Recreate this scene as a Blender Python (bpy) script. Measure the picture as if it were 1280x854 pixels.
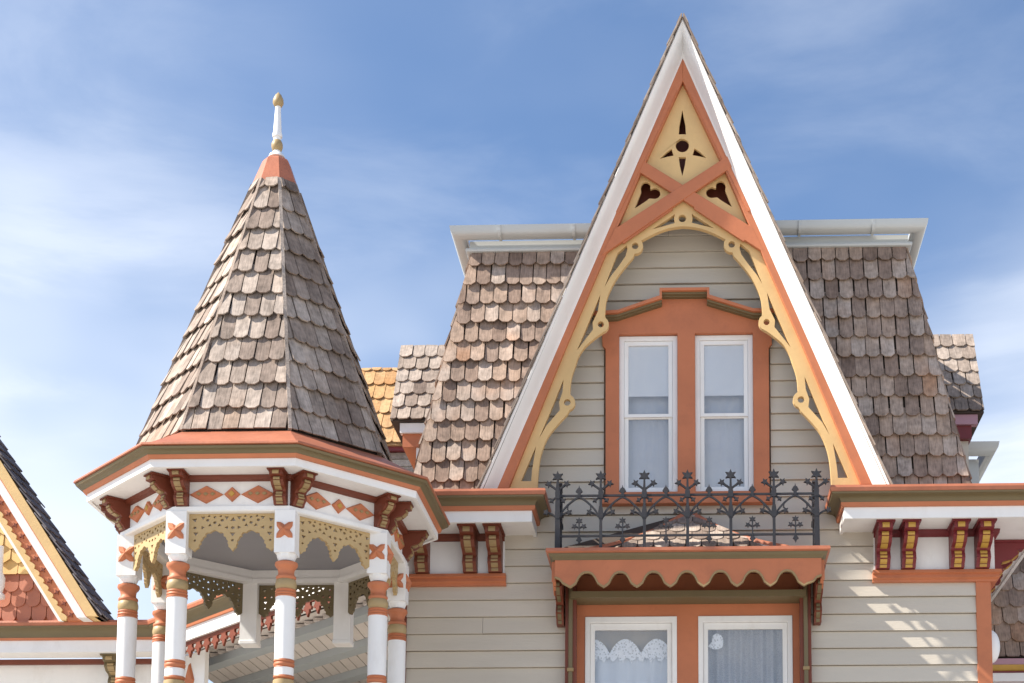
import bpy, bmesh, math, random
from mathutils import Vector, Matrix
from mathutils.geometry import tessellate_polygon
random.seed(7)
R = math.radians
for o in list(bpy.data.objects): bpy.data.objects.remove(o)
scene = bpy.context.scene
col = scene.collection

# ------------------------------------------------------------------ camera
F, CX, CY = 2000.0, 800.0, 1057.0            # focal length and principal point for a 1280 px wide picture
CAM = Vector((0, -12, 1.6))
cd = bpy.data.cameras.new('camera'); cam = bpy.data.objects.new('camera', cd); col.objects.link(cam)
cd.sensor_width = 36; cd.lens = F / 1280 * 36
cd.shift_x = (640 - CX) / 1280; cd.shift_y = (CY - 427) / 1280
cd.clip_end = 3000
cam.location = CAM; cam.rotation_euler = (R(90 + 6.3), 0, R(1.8))
scene.camera = cam
RM = cam.rotation_euler.to_matrix()
def at(px, py, Y):
    d = RM @ Vector(((px - CX) / F, -(py - CY) / F, -1))
    return CAM + d * ((Y - CAM.y) / d.y)
def Z(py, Y, px=860): return at(px, py, Y).z
def X(px, Y, py=650): return at(px, py, Y).x

# ------------------------------------------------------------------ sky, sun, exposure
SUN_TO = Vector((-1.0, -.22, 1.0)).normalized()      # towards the sun
el = math.asin(SUN_TO.z); az = math.atan2(SUN_TO.x, SUN_TO.y)
w = bpy.data.worlds.new('World'); scene.world = w; w.use_nodes = True
nt = w.node_tree; N = nt.nodes; L = nt.links; N.clear()
out = N.new('ShaderNodeOutputWorld'); bg = N.new('ShaderNodeBackground'); sky = N.new('ShaderNodeTexSky')
sky.sky_type = 'NISHITA'; sky.sun_disc = False; sky.sun_elevation = el; sky.sun_rotation = az
sky.air_density = 1.0; sky.dust_density = 0.3; sky.ozone_density = 4.5
bg.inputs['Strength'].default_value = 0.076
tc = N.new('ShaderNodeTexCoord')
def wnoise(scale, det, rough, mapsc, rot, loc, dist=0.0):
    m = N.new('ShaderNodeMapping'); m.inputs['Scale'].default_value = mapsc; m.inputs['Rotation'].default_value = rot; m.inputs['Location'].default_value = loc
    L.new(tc.outputs['Generated'], m.inputs['Vector'])
    n = N.new('ShaderNodeTexNoise'); n.inputs['Scale'].default_value = scale; n.inputs['Detail'].default_value = det
    n.inputs['Roughness'].default_value = rough; n.inputs['Distortion'].default_value = dist
    L.new(m.outputs[0], n.inputs['Vector']); return n.outputs['Fac']
def wramp(v, a, b, lo, hi):
    r = N.new('ShaderNodeMapRange'); r.inputs[1].default_value = a; r.inputs[2].default_value = b
    r.inputs[3].default_value = lo; r.inputs[4].default_value = hi; r.interpolation_type = 'SMOOTHSTEP'
    L.new(v, r.inputs[0]); return r.outputs[0]
def wmath(op, a, b):
    m = N.new('ShaderNodeMath'); m.operation = op; m.use_clamp = True
    for i, v in enumerate((a, b)):
        if isinstance(v, float): m.inputs[i].default_value = v
        else: L.new(v, m.inputs[i])
    return m.outputs[0]
sep = N.new('ShaderNodeSeparateXYZ'); L.new(tc.outputs['Generated'], sep.inputs[0])
low = wramp(sep.outputs['Z'], .62, .27, 0, 1)                       # cloud thickens towards the horizon, all round
bank = wramp(wnoise(1.9, 4, .5, (1, 1, 1.8), (0, R(8), 0), (.2, 9.1, 7.7)), .36, .60, 0, 1)
wisp = wramp(wnoise(3.4, 8, .56, (1, 1, 3.0), (0, R(24), R(20)), (.6, 2.2, 5.4), .5), .44, .80, 0, 1)
veil = wramp(wnoise(2.2, 5, .55, (1, 1, 2.6), (0, R(-10), 0), (7.3, 1.1, .2)), .42, .80, 0, .04)
soft = wmath('MULTIPLY', wmath('MULTIPLY', low, bank), wmath('ADD', wmath('MULTIPLY', wisp, .7), .74))
fac = wmath('ADD', wmath('ADD', soft, wmath('MULTIPLY', wisp, .18)), veil)
mx = N.new('ShaderNodeMix'); mx.data_type = 'RGBA'; mx.inputs[7].default_value = (6.3, 6.6, 7.1, 1)
L.new(fac, mx.inputs[0]); L.new(sky.outputs[0], mx.inputs[6]); L.new(mx.outputs[2], bg.inputs['Color']); L.new(bg.outputs[0], out.inputs['Surface'])

sl = bpy.data.lights.new('sun', 'SUN'); sl.energy = 4.0; sl.angle = R(1.0); sl.color = (1.0, .93, .82)
so = bpy.data.objects.new('sun', sl); col.objects.link(so); so.location = (-20, -30, 40)
so.rotation_euler = SUN_TO.to_track_quat('Z', 'Y').to_euler()
vs = scene.view_settings; vs.view_transform = 'Standard'; vs.look = 'None'; vs.exposure = 1.32; vs.gamma = 1; vs.use_curve_mapping = False
scene.render.resolution_x = 1024; scene.render.resolution_y = 683

# ------------------------------------------------------------------ materials
def material(name, c, rough=.55, var=.10, scale=3.0, bump=.15, bscale=60.0, dirt=0.0, dirtcol=(.12, .09, .06), metal=0.0, local=False, stretch=(1, 1, 1), spec=.4, rand=0.0):
    m = bpy.data.materials.new(name); m.use_nodes = True
    n = m.node_tree.nodes; l = m.node_tree.links; p = n['Principled BSDF']
    p.inputs['Roughness'].default_value = rough; p.inputs['Metallic'].default_value = metal; p.inputs['Specular IOR Level'].default_value = spec
    if local:
        t = n.new('ShaderNodeTexCoord'); oi = n.new('ShaderNodeObjectInfo'); v = n.new('ShaderNodeVectorMath'); v.operation = 'MULTIPLY_ADD'
        mul = n.new('ShaderNodeMath'); mul.operation = 'MULTIPLY'; mul.inputs[1].default_value = 57.0; l.new(oi.outputs['Random'], mul.inputs[0])
        v.inputs[1].default_value = (1, 1, 1); l.new(t.outputs['Object'], v.inputs[0]); l.new(mul.outputs[0], v.inputs[2]); src = v.outputs[0]
    else:
        g = n.new('ShaderNodeNewGeometry'); src = g.outputs['Position']
    mp = n.new('ShaderNodeMapping'); mp.inputs['Scale'].default_value = stretch; l.new(src, mp.inputs['Vector'])
    a = n.new('ShaderNodeTexNoise'); a.inputs['Scale'].default_value = scale; a.inputs['Detail'].default_value = 6; a.inputs['Roughness'].default_value = .6
    l.new(mp.outputs[0], a.inputs['Vector'])
    mr = n.new('ShaderNodeMapRange'); mr.inputs[1].default_value = .3; mr.inputs[2].default_value = .7; mr.inputs[3].default_value = 1 - var; mr.inputs[4].default_value = 1 + var
    l.new(a.outputs['Fac'], mr.inputs[0])
    hs = n.new('ShaderNodeHueSaturation'); hs.inputs['Color'].default_value = (*c, 1)
    if rand:
        o2 = n.new('ShaderNodeObjectInfo'); r2 = n.new('ShaderNodeMapRange'); r2.inputs[3].default_value = 1 - rand; r2.inputs[4].default_value = 1 + rand
        l.new(o2.outputs['Random'], r2.inputs[0]); mm = n.new('ShaderNodeMath'); mm.operation = 'MULTIPLY'
        l.new(mr.outputs[0], mm.inputs[0]); l.new(r2.outputs[0], mm.inputs[1]); l.new(mm.outputs[0], hs.inputs['Value'])
    else: l.new(mr.outputs[0], hs.inputs['Value'])
    colour = hs.outputs['Color']
    if dirt > 0:
        d = n.new('ShaderNodeTexNoise'); d.inputs['Scale'].default_value = scale * 2.3; d.inputs['Detail'].default_value = 9; d.inputs['Roughness'].default_value = .72
        l.new(mp.outputs[0], d.inputs['Vector'])
        dr = n.new('ShaderNodeMapRange'); dr.inputs[1].default_value = .52; dr.inputs[2].default_value = .78; dr.inputs[4].default_value = dirt
        l.new(d.outputs['Fac'], dr.inputs[0]); x = n.new('ShaderNodeMix'); x.data_type = 'RGBA'; x.inputs[7].default_value = (*dirtcol, 1)
        l.new(dr.outputs[0], x.inputs[0]); l.new(colour, x.inputs[6]); colour = x.outputs[2]
    l.new(colour, p.inputs['Base Color'])
    if bump:
        b = n.new('ShaderNodeTexNoise'); b.inputs['Scale'].default_value = bscale; b.inputs['Detail'].default_value = 4; l.new(mp.outputs[0], b.inputs['Vector'])
        bp = n.new('ShaderNodeBump'); bp.inputs['Strength'].default_value = bump; bp.inputs['Distance'].default_value = .004
        l.new(b.outputs['Fac'], bp.inputs['Height']); l.new(bp.outputs[0], p.inputs['Normal'])
    return m

def shingle_material(name, cols, grain=.42):
    m = bpy.data.materials.new(name); m.use_nodes = True
    n = m.node_tree.nodes; l = m.node_tree.links; p = n['Principled BSDF']; p.inputs['Roughness'].default_value = .85; p.inputs['Specular IOR Level'].default_value = .2
    t = n.new('ShaderNodeTexCoord'); oi = n.new('ShaderNodeObjectInfo')
    mul = n.new('ShaderNodeMath'); mul.operation = 'MULTIPLY'; mul.inputs[1].default_value = 91.0; l.new(oi.outputs['Random'], mul.inputs[0])
    v = n.new('ShaderNodeVectorMath'); v.operation = 'ADD'; l.new(t.outputs['Object'], v.inputs[0]); l.new(mul.outputs[0], v.inputs[1])
    rp = n.new('ShaderNodeValToRGB'); rp.color_ramp.interpolation = 'LINEAR'
    e = rp.color_ramp.elements
    while len(e) < len(cols): e.new(.5)
    for i, c in enumerate(cols): e[i].position = i / (len(cols) - 1); e[i].color = (*c, 1)
    # slow weathering over the whole roof added to each shingle's own tone
    g = n.new('ShaderNodeNewGeometry'); wn = n.new('ShaderNodeTexNoise'); wn.inputs['Scale'].default_value = 1.6; wn.inputs['Detail'].default_value = 3; l.new(g.outputs['Position'], wn.inputs['Vector'])
    ad = n.new('ShaderNodeMath'); ad.operation = 'MULTIPLY_ADD'; ad.inputs[1].default_value = .75; l.new(oi.outputs['Random'], ad.inputs[0])
    wr = n.new('ShaderNodeMapRange'); wr.inputs[1].default_value = .3; wr.inputs[2].default_value = .7; wr.inputs[4].default_value = .30; l.new(wn.outputs['Fac'], wr.inputs[0]); l.new(wr.outputs[0], ad.inputs[2])
    l.new(ad.outputs[0], rp.inputs['Fac'])
    mp = n.new('ShaderNodeMapping'); mp.inputs['Scale'].default_value = (1, .06, 1); l.new(v.outputs[0], mp.inputs['Vector'])
    a = n.new('ShaderNodeTexNoise'); a.inputs['Scale'].default_value = 95; a.inputs['Detail'].default_value = 5; l.new(mp.outputs[0], a.inputs['Vector'])
    b = n.new('ShaderNodeTexNoise'); b.inputs['Scale'].default_value = 22; b.inputs['Detail'].default_value = 5; l.new(v.outputs[0], b.inputs['Vector'])
    s = n.new('ShaderNodeMath'); s.operation = 'ADD'; l.new(a.outputs['Fac'], s.inputs[0]); l.new(b.outputs['Fac'], s.inputs[1])
    sm = n.new('ShaderNodeMapping'); sm.inputs['Scale'].default_value = (9, 9, .55); l.new(g.outputs['Position'], sm.inputs['Vector'])
    sn = n.new('ShaderNodeTexNoise'); sn.inputs['Scale'].default_value = 1.0; sn.inputs['Detail'].default_value = 4; l.new(sm.outputs[0], sn.inputs['Vector'])
    s2 = n.new('ShaderNodeMath'); s2.operation = 'MULTIPLY_ADD'; s2.inputs[1].default_value = .9; l.new(sn.outputs['Fac'], s2.inputs[0]); l.new(s.outputs[0], s2.inputs[2]); s = s2
    mr = n.new('ShaderNodeMapRange'); mr.inputs[1].default_value = 1.05; mr.inputs[2].default_value = 1.85; mr.inputs[3].default_value = 1 - grain; mr.inputs[4].default_value = 1 + grain
    l.new(s.outputs[0], mr.inputs[0]); hs = n.new('ShaderNodeHueSaturation'); l.new(mr.outputs[0], hs.inputs['Value']); l.new(rp.outputs['Color'], hs.inputs['Color'])
    l.new(hs.outputs['Color'], p.inputs['Base Color'])
    bp = n.new('ShaderNodeBump'); bp.inputs['Strength'].default_value = .5; bp.inputs['Distance'].default_value = .004; l.new(a.outputs['Fac'], bp.inputs['Height']); l.new(bp.outputs[0], p.inputs['Normal'])
    return m

M = {}
M['white'] = material('white_paint', (.80, .79, .78), .5, .05, 2.5, .2, 40, .30, (.50, .45, .40), stretch=(1, 1, .45))
M['siding'] = material('stone_grey_paint', (.545, .495, .42), .55, .07, 1.5, .35, 45, .30, (.43, .385, .32), stretch=(.35, 1, 2.0), rand=.035)
M['terra'] = material('terracotta_paint', (.48, .162, .073), .55, .12, 2.2, .25, 40, .35, (.25, .085, .05))
M['copper'] = material('weathered_terracotta_metal', (.41, .142, .076), .45, .14, 7, .4, 25, .35, (.22, .10, .07))
M['olive'] = material('olive_paint', (.150, .115, .058), .5, .07, 3, .15, 40, .1, (.07, .055, .03))
M['tan'] = material('ochre_paint', (.66, .445, .200), .55, .09, 2.5, .2, 40, .25, (.42, .27, .12))
M['khaki'] = material('khaki_paint', (.37, .265, .13), .5, .08, 5, .1, 40, .15, (.2, .14, .07))
M['lacetan'] = material('pale_ochre_paint', (.45, .318, .155), .55, .06, 4, .15, 40, .12, (.34, .24, .11))
M['gold'] = material('gold_paint', (.46, .27, .055), .4, .1, 6, .1, 40, .2, (.2, .11, .03))
M['dullgold'] = material('dull_ochre_paint', (.30, .205, .095), .5, .1, 6, .1, 40, .2, (.12, .08, .04))
M['crimson'] = material('crimson_paint', (.165, .022, .026), .45, .1, 4, .1, 40)
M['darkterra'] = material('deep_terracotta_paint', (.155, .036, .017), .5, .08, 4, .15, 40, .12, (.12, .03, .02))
M['iron'] = material('black_iron', (.017, .017, .022), .6, .3, 14, .5, 90, .45, (.075, .036, .025), spec=.5)
M['gutter'] = material('pale_gutter_paint', (.50, .52, .52), .35, .03, 3, .05, 20, .12, (.45, .44, .42), spec=.5)
M['underlay'] = material('roof_underlay', (.07, .052, .042), .9, .15, 8, .2, 40)
M['ceiling'] = material('grey_ceiling_paint', (.25, .245, .265), .6, .05, 2, .15, 40, .1, (.3, .27, .27))
M['plank'] = material('pale_plank_paint', (.60, .55, .52), .6, .06, 2, .2, 40, .12, (.42, .38, .35), local=True, rand=.05)
M['beam'] = material('blue_grey_beam_paint', (.36, .39, .41), .6, .05, 3, .1, 40)
M['mauve'] = material('mauve_paint', (.42, .24, .29), .55, .05, 3, .1, 40)
M['sheathing'] = material('brown_wall_sheathing', (.21, .155, .115), .9, .1, 3, .1, 40)
M['room'] = material('dim_room_plaster', (.35, .33, .31), .9, .05, 2, 0)
M['curtain'] = material('sheer_curtain', (.66, .68, .72), .9, .05, 3, .1, 120)
M['toned'] = material('grey_pane_tone', (.47, .475, .50), .9, .06, 3, .1, 120)
M['greysheer'] = material('grey_sheer', (.40, .385, .39), .9, .10, 4, .1, 120)
M['lace'] = material('white_lace', (.86, .87, .90), .9, .05, 30, .3, 150)
def pierce(m, scale, lo, hi):
    n = m.node_tree.nodes; l = m.node_tree.links; p = n['Principled BSDF']; v = n.new('ShaderNodeTexVoronoi'); v.inputs['Scale'].default_value = scale
    g_ = n.new('ShaderNodeNewGeometry'); l.new(g_.outputs['Position'], v.inputs['Vector']); r_ = n.new('ShaderNodeMapRange'); r_.inputs[1].default_value = .15; r_.inputs[2].default_value = .5; r_.inputs[3].default_value = lo; r_.inputs[4].default_value = hi
    l.new(v.outputs['Distance'], r_.inputs[0]); l.new(r_.outputs[0], p.inputs['Alpha'])
pierce(M['lace'], 55, .45, 1.0); pierce(M['greysheer'], 130, .6, .95)
M['shade'] = material('brown_window_shade', (.42, .34, .24), .9, .06, 4, .1, 90)
M['blind'] = material('pale_roller_blind', (.70, .70, .70), .8, .03, 3, .1, 120)
M['ground'] = material('pale_pavement', (.45, .42, .375), .9, .15, .8, .3, 20, .3, (.34, .32, .28))
M['wood'] = shingle_material('weathered_cedar', [(.145, .098, .075), (.225, .158, .123), (.285, .210, .168), (.345, .248, .188), (.40, .325, .275), (.35, .205, .130)])
M['woodgrey'] = shingle_material('grey_cedar', [(.155, .115, .095), (.235, .182, .150), (.30, .242, .202), (.40, .335, .287), (.29, .21, .158)])
M['yshingle'] = shingle_material('yellow_painted_shingle', [(.34, .19, .085), (.45, .26, .115), (.52, .33, .17), (.40, .20, .08)], .3)
M['ytile'] = material('yellow_painted_scale', (.64, .41, .16), .55, .08, 5, .15, 40, .1, (.5, .3, .12), rand=.06)
M['ttile'] = material('terracotta_painted_scale', (.42, .15, .085), .55, .08, 5, .15, 40, .1, (.3, .1, .06), rand=.06)
M['dshingle'] = shingle_material('dark_slate_shingle', [(.09, .082, .09), (.14, .125, .132), (.21, .19, .19)])

g = bpy.data.materials.new('window_glass'); g.use_nodes = True; n = g.node_tree.nodes; l = g.node_tree.links; n.clear()
o_ = n.new('ShaderNodeOutputMaterial'); tr = n.new('ShaderNodeBsdfTransparent'); tr.inputs[0].default_value = (.97, .98, .99, 1); gl = n.new('ShaderNodeBsdfGlossy'); gl.inputs['Roughness'].default_value = .02
lw_ = n.new('ShaderNodeLayerWeight'); pw = n.new('ShaderNodeMath'); pw.operation = 'POWER'; pw.inputs[1].default_value = 4.0; l.new(lw_.outputs['Facing'], pw.inputs[0])
fr = n.new('ShaderNodeMath'); fr.operation = 'MULTIPLY_ADD'; fr.inputs[1].default_value = .8; fr.inputs[2].default_value = .11; l.new(pw.outputs[0], fr.inputs[0])
ms = n.new('ShaderNodeMixShader')
wv = n.new('ShaderNodeTexNoise'); wv.inputs['Scale'].default_value = 5; bp = n.new('ShaderNodeBump'); bp.inputs['Strength'].default_value = .10; bp.inputs['Distance'].default_value = .02
l.new(wv.outputs['Fac'], bp.inputs['Height']); l.new(bp.outputs[0], gl.inputs['Normal'])
l.new(fr.outputs[0], ms.inputs[0]); l.new(tr.outputs[0], ms.inputs[1]); l.new(gl.outputs[0], ms.inputs[2]); l.new(ms.outputs[0], o_.inputs['Surface']); M['glass'] = g

# ------------------------------------------------------------------ building helpers
WM = {}
def put(o, parent=None, world=Matrix.Identity(4)):
    col.objects.link(o); o.matrix_basis = world; WM[o.name] = world.copy()
    if parent is not None: o.parent = parent; o.matrix_parent_inverse = WM[parent.name].inverted()
    return o
def tag(o, label=None, cat=None, group=None, kind=None):
    if label: o['label'] = label
    if cat: o['category'] = cat
    if group: o['group'] = group
    if kind: o['kind'] = kind
    return o
def empty(name, loc, parent=None):
    return put(bpy.data.objects.new(name, None), parent, Matrix.Translation(loc))

class MB:
    def __init__(s): s.v = []; s.f = []
    def add(s, vs, fs, mat=None):
        k = len(s.v); s.v += [(mat @ Vector(v)) if mat else Vector(v) for v in vs]; s.f += [[i + k for i in f] for f in fs]; return s
    def box(s, a, b, mat=None):
        x0, y0, z0 = a; x1, y1, z1 = b
        return s.add([(x0, y0, z0), (x1, y0, z0), (x1, y1, z0), (x0, y1, z0), (x0, y0, z1), (x1, y0, z1), (x1, y1, z1), (x0, y1, z1)],
                     [(3, 2, 1, 0), (4, 5, 6, 7), (0, 1, 5, 4), (1, 2, 6, 5), (2, 3, 7, 6), (3, 0, 4, 7)], mat)
    def ext(s, loops, d0, d1, mat=None):
        """flat outline (first loop) with holes (other loops) in local xy, thickness from z=d0 to d1"""
        lp = [[Vector((p[0], p[1], 0)) for p in q] for q in loops]
        tri = tessellate_polygon(lp); flat = [p for q in lp for p in q]; n = len(flat)
        vs = [(p.x, p.y, d0) for p in flat] + [(p.x, p.y, d1) for p in flat]; fs = []
        for t in tri:
            a, b, c = t
            ar = (flat[b] - flat[a]).cross(flat[c] - flat[a]).z
            if abs(ar) < 1e-12: continue
            if ar < 0: a, b, c = c, b, a
            fs += [(a + n, b + n, c + n), (c, b, a)]
        k = 0
        for qi, q in enumerate(lp):
            m = len(q); ar = sum(q[i].x * q[(i + 1) % m].y - q[(i + 1) % m].x * q[i].y for i in range(m))
            ccw = (ar > 0) == (qi == 0)
            for i in range(m):
                a, b = k + i, k + (i + 1) % m
                fs.append((a, b, b + n, a + n) if ccw else (b, a, a + n, b + n))
            k += m
        return s.add(vs, fs, mat)
    def lathe(s, prof, seg=16, mat=None):
        vs = []; fs = []
        for r, z in prof: vs += [(r * math.cos(2 * math.pi * i / seg), r * math.sin(2 * math.pi * i / seg), z) for i in range(seg)]
        for j in range(len(prof) - 1):
            for i in range(seg):
                a = j * seg + i; b = j * seg + (i + 1) % seg; fs.append((a, b, b + seg, a + seg))
        fs.append(tuple(range(seg))[::-1]); fs.append(tuple(range((len(prof) - 1) * seg, len(prof) * seg)))
        return s.add(vs, fs, mat)
    def sweep(s, base, mit, prof, closed=False):
        """closed profile of (d, z) carried along stations base + mitre * d"""
        n = len(prof); m = len(base); vs = []; fs = []
        for b, q in zip(base, mit): vs += [(b[0] + q[0] * d, b[1] + q[1] * d, z) for d, z in prof]
        for i in range(m if closed else m - 1):
            j = (i + 1) % m
            for k in range(n):
                a, b2 = i * n + k, i * n + (k + 1) % n; c, d2 = j * n + k, j * n + (k + 1) % n
                fs.append((a, c, d2, b2))
        if not closed: fs.append(tuple(range(n))); fs.append(tuple(range((m - 1) * n, m * n))[::-1])
        return s.add(vs, fs)
    def tube(s, pts, rad, seg=8):
        vs = []; fs = []; n = len(pts); pts = [Vector(p) for p in pts]
        for i, p in enumerate(pts):
            t = (pts[min(i + 1, n - 1)] - pts[max(i - 1, 0)]).normalized(); a = t.orthogonal().normalized() if i == 0 else (a - t * a.dot(t)).normalized(); b = t.cross(a)
            r = rad[i] if isinstance(rad, (list, tuple)) else rad
            vs += [p + (a * math.cos(2 * math.pi * k / seg) + b * math.sin(2 * math.pi * k / seg)) * r for k in range(seg)]
        for i in range(n - 1):
            for k in range(seg): a_ = i * seg + k; b_ = i * seg + (k + 1) % seg; fs.append((a_, b_, b_ + seg, a_ + seg))
        fs.append(tuple(range(seg))[::-1]); fs.append(tuple(range((n - 1) * seg, n * seg))); return s.add(vs, fs)
    def mesh(s, name, mat, smooth=None):
        me = bpy.data.meshes.new(name); me.from_pydata([tuple(v) for v in s.v], [], s.f)
        bm = bmesh.new(); bm.from_mesh(me); bmesh.ops.recalc_face_normals(bm, faces=bm.faces); bm.to_mesh(me); bm.free()
        me.materials.append(M[mat]); me.update()
        if smooth:
            me.polygons.foreach_set('use_smooth', [True] * len(me.polygons)); me.set_sharp_from_angle(angle=R(smooth))
        return me
    def build(s, name, mat, parent=None, world=Matrix.Identity(4), smooth=None, bevel=0):
        o = put(bpy.data.objects.new(name, s.mesh(name, mat, smooth)), parent, world)
        if bevel:
            b = o.modifiers.new('bevel', 'BEVEL'); b.width = bevel; b.segments = 2; b.limit_method = 'ANGLE'; b.angle_limit = R(40)
        return o
def obj(name, me, parent, world): return put(bpy.data.objects.new(name, me), parent, world)

def front(Y, X0=0.0, Z0=0.0):                       # local xy -> world XZ plane at Y, local +z towards the viewer
    return Matrix(((1, 0, 0, X0), (0, 0, -1, Y), (0, 1, 0, Z0), (0, 0, 0, 1)))
def frame(O, U, V, Nn):
    return Matrix(((U[0], V[0], Nn[0], O[0]), (U[1], V[1], Nn[1], O[1]), (U[2], V[2], Nn[2], O[2]), (0, 0, 0, 1)))
def circ(x, y, r, n=12, a0=0): return [(x + r * math.cos(a0 + 2 * math.pi * i / n), y + r * math.sin(a0 + 2 * math.pi * i / n)) for i in range(n)]
def star(x, y, r1, r2, n=6, a0=math.pi / 2): return [(x + (r1 if i % 2 == 0 else r2) * math.cos(a0 + math.pi * i / n), y + (r1 if i % 2 == 0 else r2) * math.sin(a0 + math.pi * i / n)) for i in range(2 * n)]
def stroke(pts, wd):
    n = len(pts); Lf = []; Rt = []
    for i in range(n):
        a = Vector(pts[max(i - 1, 0)]); b = Vector(pts[min(i + 1, n - 1)]); t = (b - a).normalized(); q = Vector((-t.y, t.x)); p = Vector(pts[i])
        ww = wd[i] if isinstance(wd, (list, tuple)) else wd
        Lf.append(tuple(p + q * ww / 2)); Rt.append(tuple(p - q * ww / 2))
    return Lf + Rt[::-1]
def smooth_pts(pts, n=4):
    """Catmull-Rom through pts"""
    r = []
    for i in range(len(pts) - 1):
        p0 = Vector(pts[max(i - 1, 0)]); p1 = Vector(pts[i]); p2 = Vector(pts[i + 1]); p3 = Vector(pts[min(i + 2, len(pts) - 1)])
        for k in range(n):
            t = k / n; r.append(tuple(.5 * ((2 * p1) + (p2 - p0) * t + (2 * p0 - 5 * p1 + 4 * p2 - p3) * t * t + (3 * p1 - p0 - 3 * p2 + p3) * t ** 3)))
    r.append(tuple(pts[-1])); return r
def clip(poly, reg):
    """Sutherland-Hodgman: poly against the convex counter-clockwise region"""
    for i in range(len(reg)):
        a = Vector(reg[i]); b = Vector(reg[(i + 1) % len(reg)]); e = b - a; res = []
        ins = lambda p: e.x * (p.y - a.y) - e.y * (p.x - a.x) >= -1e-9
        for j in range(len(poly)):
            p = Vector(poly[j]); q = Vector(poly[(j + 1) % len(poly)])
            if ins(p): res.append(tuple(p))
            if ins(p) != ins(q):
                d = q - p; den = e.x * d.y - e.y * d.x
                t = (e.y * (p.x - a.x) - e.x * (p.y - a.y)) / den; res.append(tuple(p + d * t))
        poly = res
        if len(poly) < 3: return []
    return poly
def area(p): return sum(p[i][0] * p[(i + 1) % len(p)][1] - p[(i + 1) % len(p)][0] * p[i][1] for i in range(len(p))) / 2
def shingle_poly(wd, ln, shape):
    h = wd / 2
    if shape == 'clip': c = wd * .27; return [(-h, c * .95), (-h + c, 0), (h - c, 0), (h, c * .95), (h, ln), (-h, ln)]
    if shape == 'clip2': c = wd * .27; return [(-h, c * .85), (-h + c, 0), (h - c, 0), (h, c * .9), (h, ln), (-h, ln)]
    if shape == 'round': return [(h * math.cos(a), h * .95 + h * .95 * math.sin(a)) for a in [math.pi + math.pi * i / 10 for i in range(11)]] + [(h, ln), (-h, ln)]
    if shape == 'hex': return [(-h, h * .62), (-h * .12, 0), (h * .12, 0), (h, h * .62), (h, ln), (-h, ln)]
def shingle_mb(poly, ln, t0, thick, tw=0.0):
    k = len(poly); top = [(x, y, t0 * (1 - y / ln) + .004 + tw * x) for x, y in poly]; bot = [(x, y, z - thick) for x, y, z in top]
    return MB().add(top + bot, [tuple(range(k)), tuple(range(2 * k - 1, k - 1, -1))] + [(i + k, (i + 1) % k + k, (i + 1) % k, i) for i in range(k)])
VAR = {}
def lay(parent, O, U, V, reg, wd, ex, mat, shape='clip', name='shingle', t0=.024, thick=.013, rows=None, join=False, v0=0.0, keep=None, jit=1.0):
    """courses of single shingles over the convex region reg, given in the plane's own (u, v)"""
    U = Vector(U).normalized(); V = Vector(V).normalized(); Nn = U.cross(V); W = frame(O, U, V, Nn); ln = ex * 1.5
    umin = min(p[0] for p in reg); umax = max(p[0] for p in reg); vmax = max(p[1] for p in reg)
    big = MB(); r = 0; v = v0
    while v < vmax - .02 and (rows is None or r < rows):
        u = umin - wd * (1.0 if r % 2 else .5) - random.uniform(0, .12) * wd * jit
        while u < umax + wd:
            ww = wd * random.uniform(1 - .07 * jit, 1 + .07 * jit); c = u + ww / 2; vv = v + random.uniform(-.005, .005) * jit
            key = (wd, ex, mat, shape, name, random.randrange(6))
            full = [(c + x, vv + y) for x, y in shingle_poly(ww - .007, ln, shape)]
            cl = clip(full, reg)
            u += ww
            if not cl or abs(area(cl)) < wd * ex * .06: continue
            if keep and not keep(c, vv): continue
            tw = random.uniform(-.06, .06) * jit; tt = t0 * random.uniform(.8, 1.25)
            if join:
                mb = shingle_mb([(x - c, y - vv) for x, y in cl], ln, tt, thick, tw); big.add(mb.v, mb.f, W @ Matrix.Translation((c, vv, 0))); continue
            if abs(area(cl) - area(full)) < 1e-7 and name == 'shingle':
                if key not in VAR: VAR[key] = shingle_mb(shingle_poly(ww - .007, ln, shape), ln, tt, thick, tw).mesh(name, mat)
                me = VAR[key]
            else: me = shingle_mb([(x - c, y - vv) for x, y in cl], ln, tt, thick, tw).mesh(name, mat)
            obj(name, me, parent, W @ Matrix.Translation((c, vv, 0)))
        v += ex; r += 1
    if join and big.v:
        o = big.build(name + 's', mat, parent); o['kind'] = 'stuff'

# ------------------------------------------------------------------ ground
gm = MB().add([(-400, -400, 0), (400, -400, 0), (400, 400, 0), (-400, 400, 0)], [(0, 1, 2, 3)]).build('ground', 'ground'); tag(gm, 'pale paved ground around the houses', kind='structure')

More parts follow.
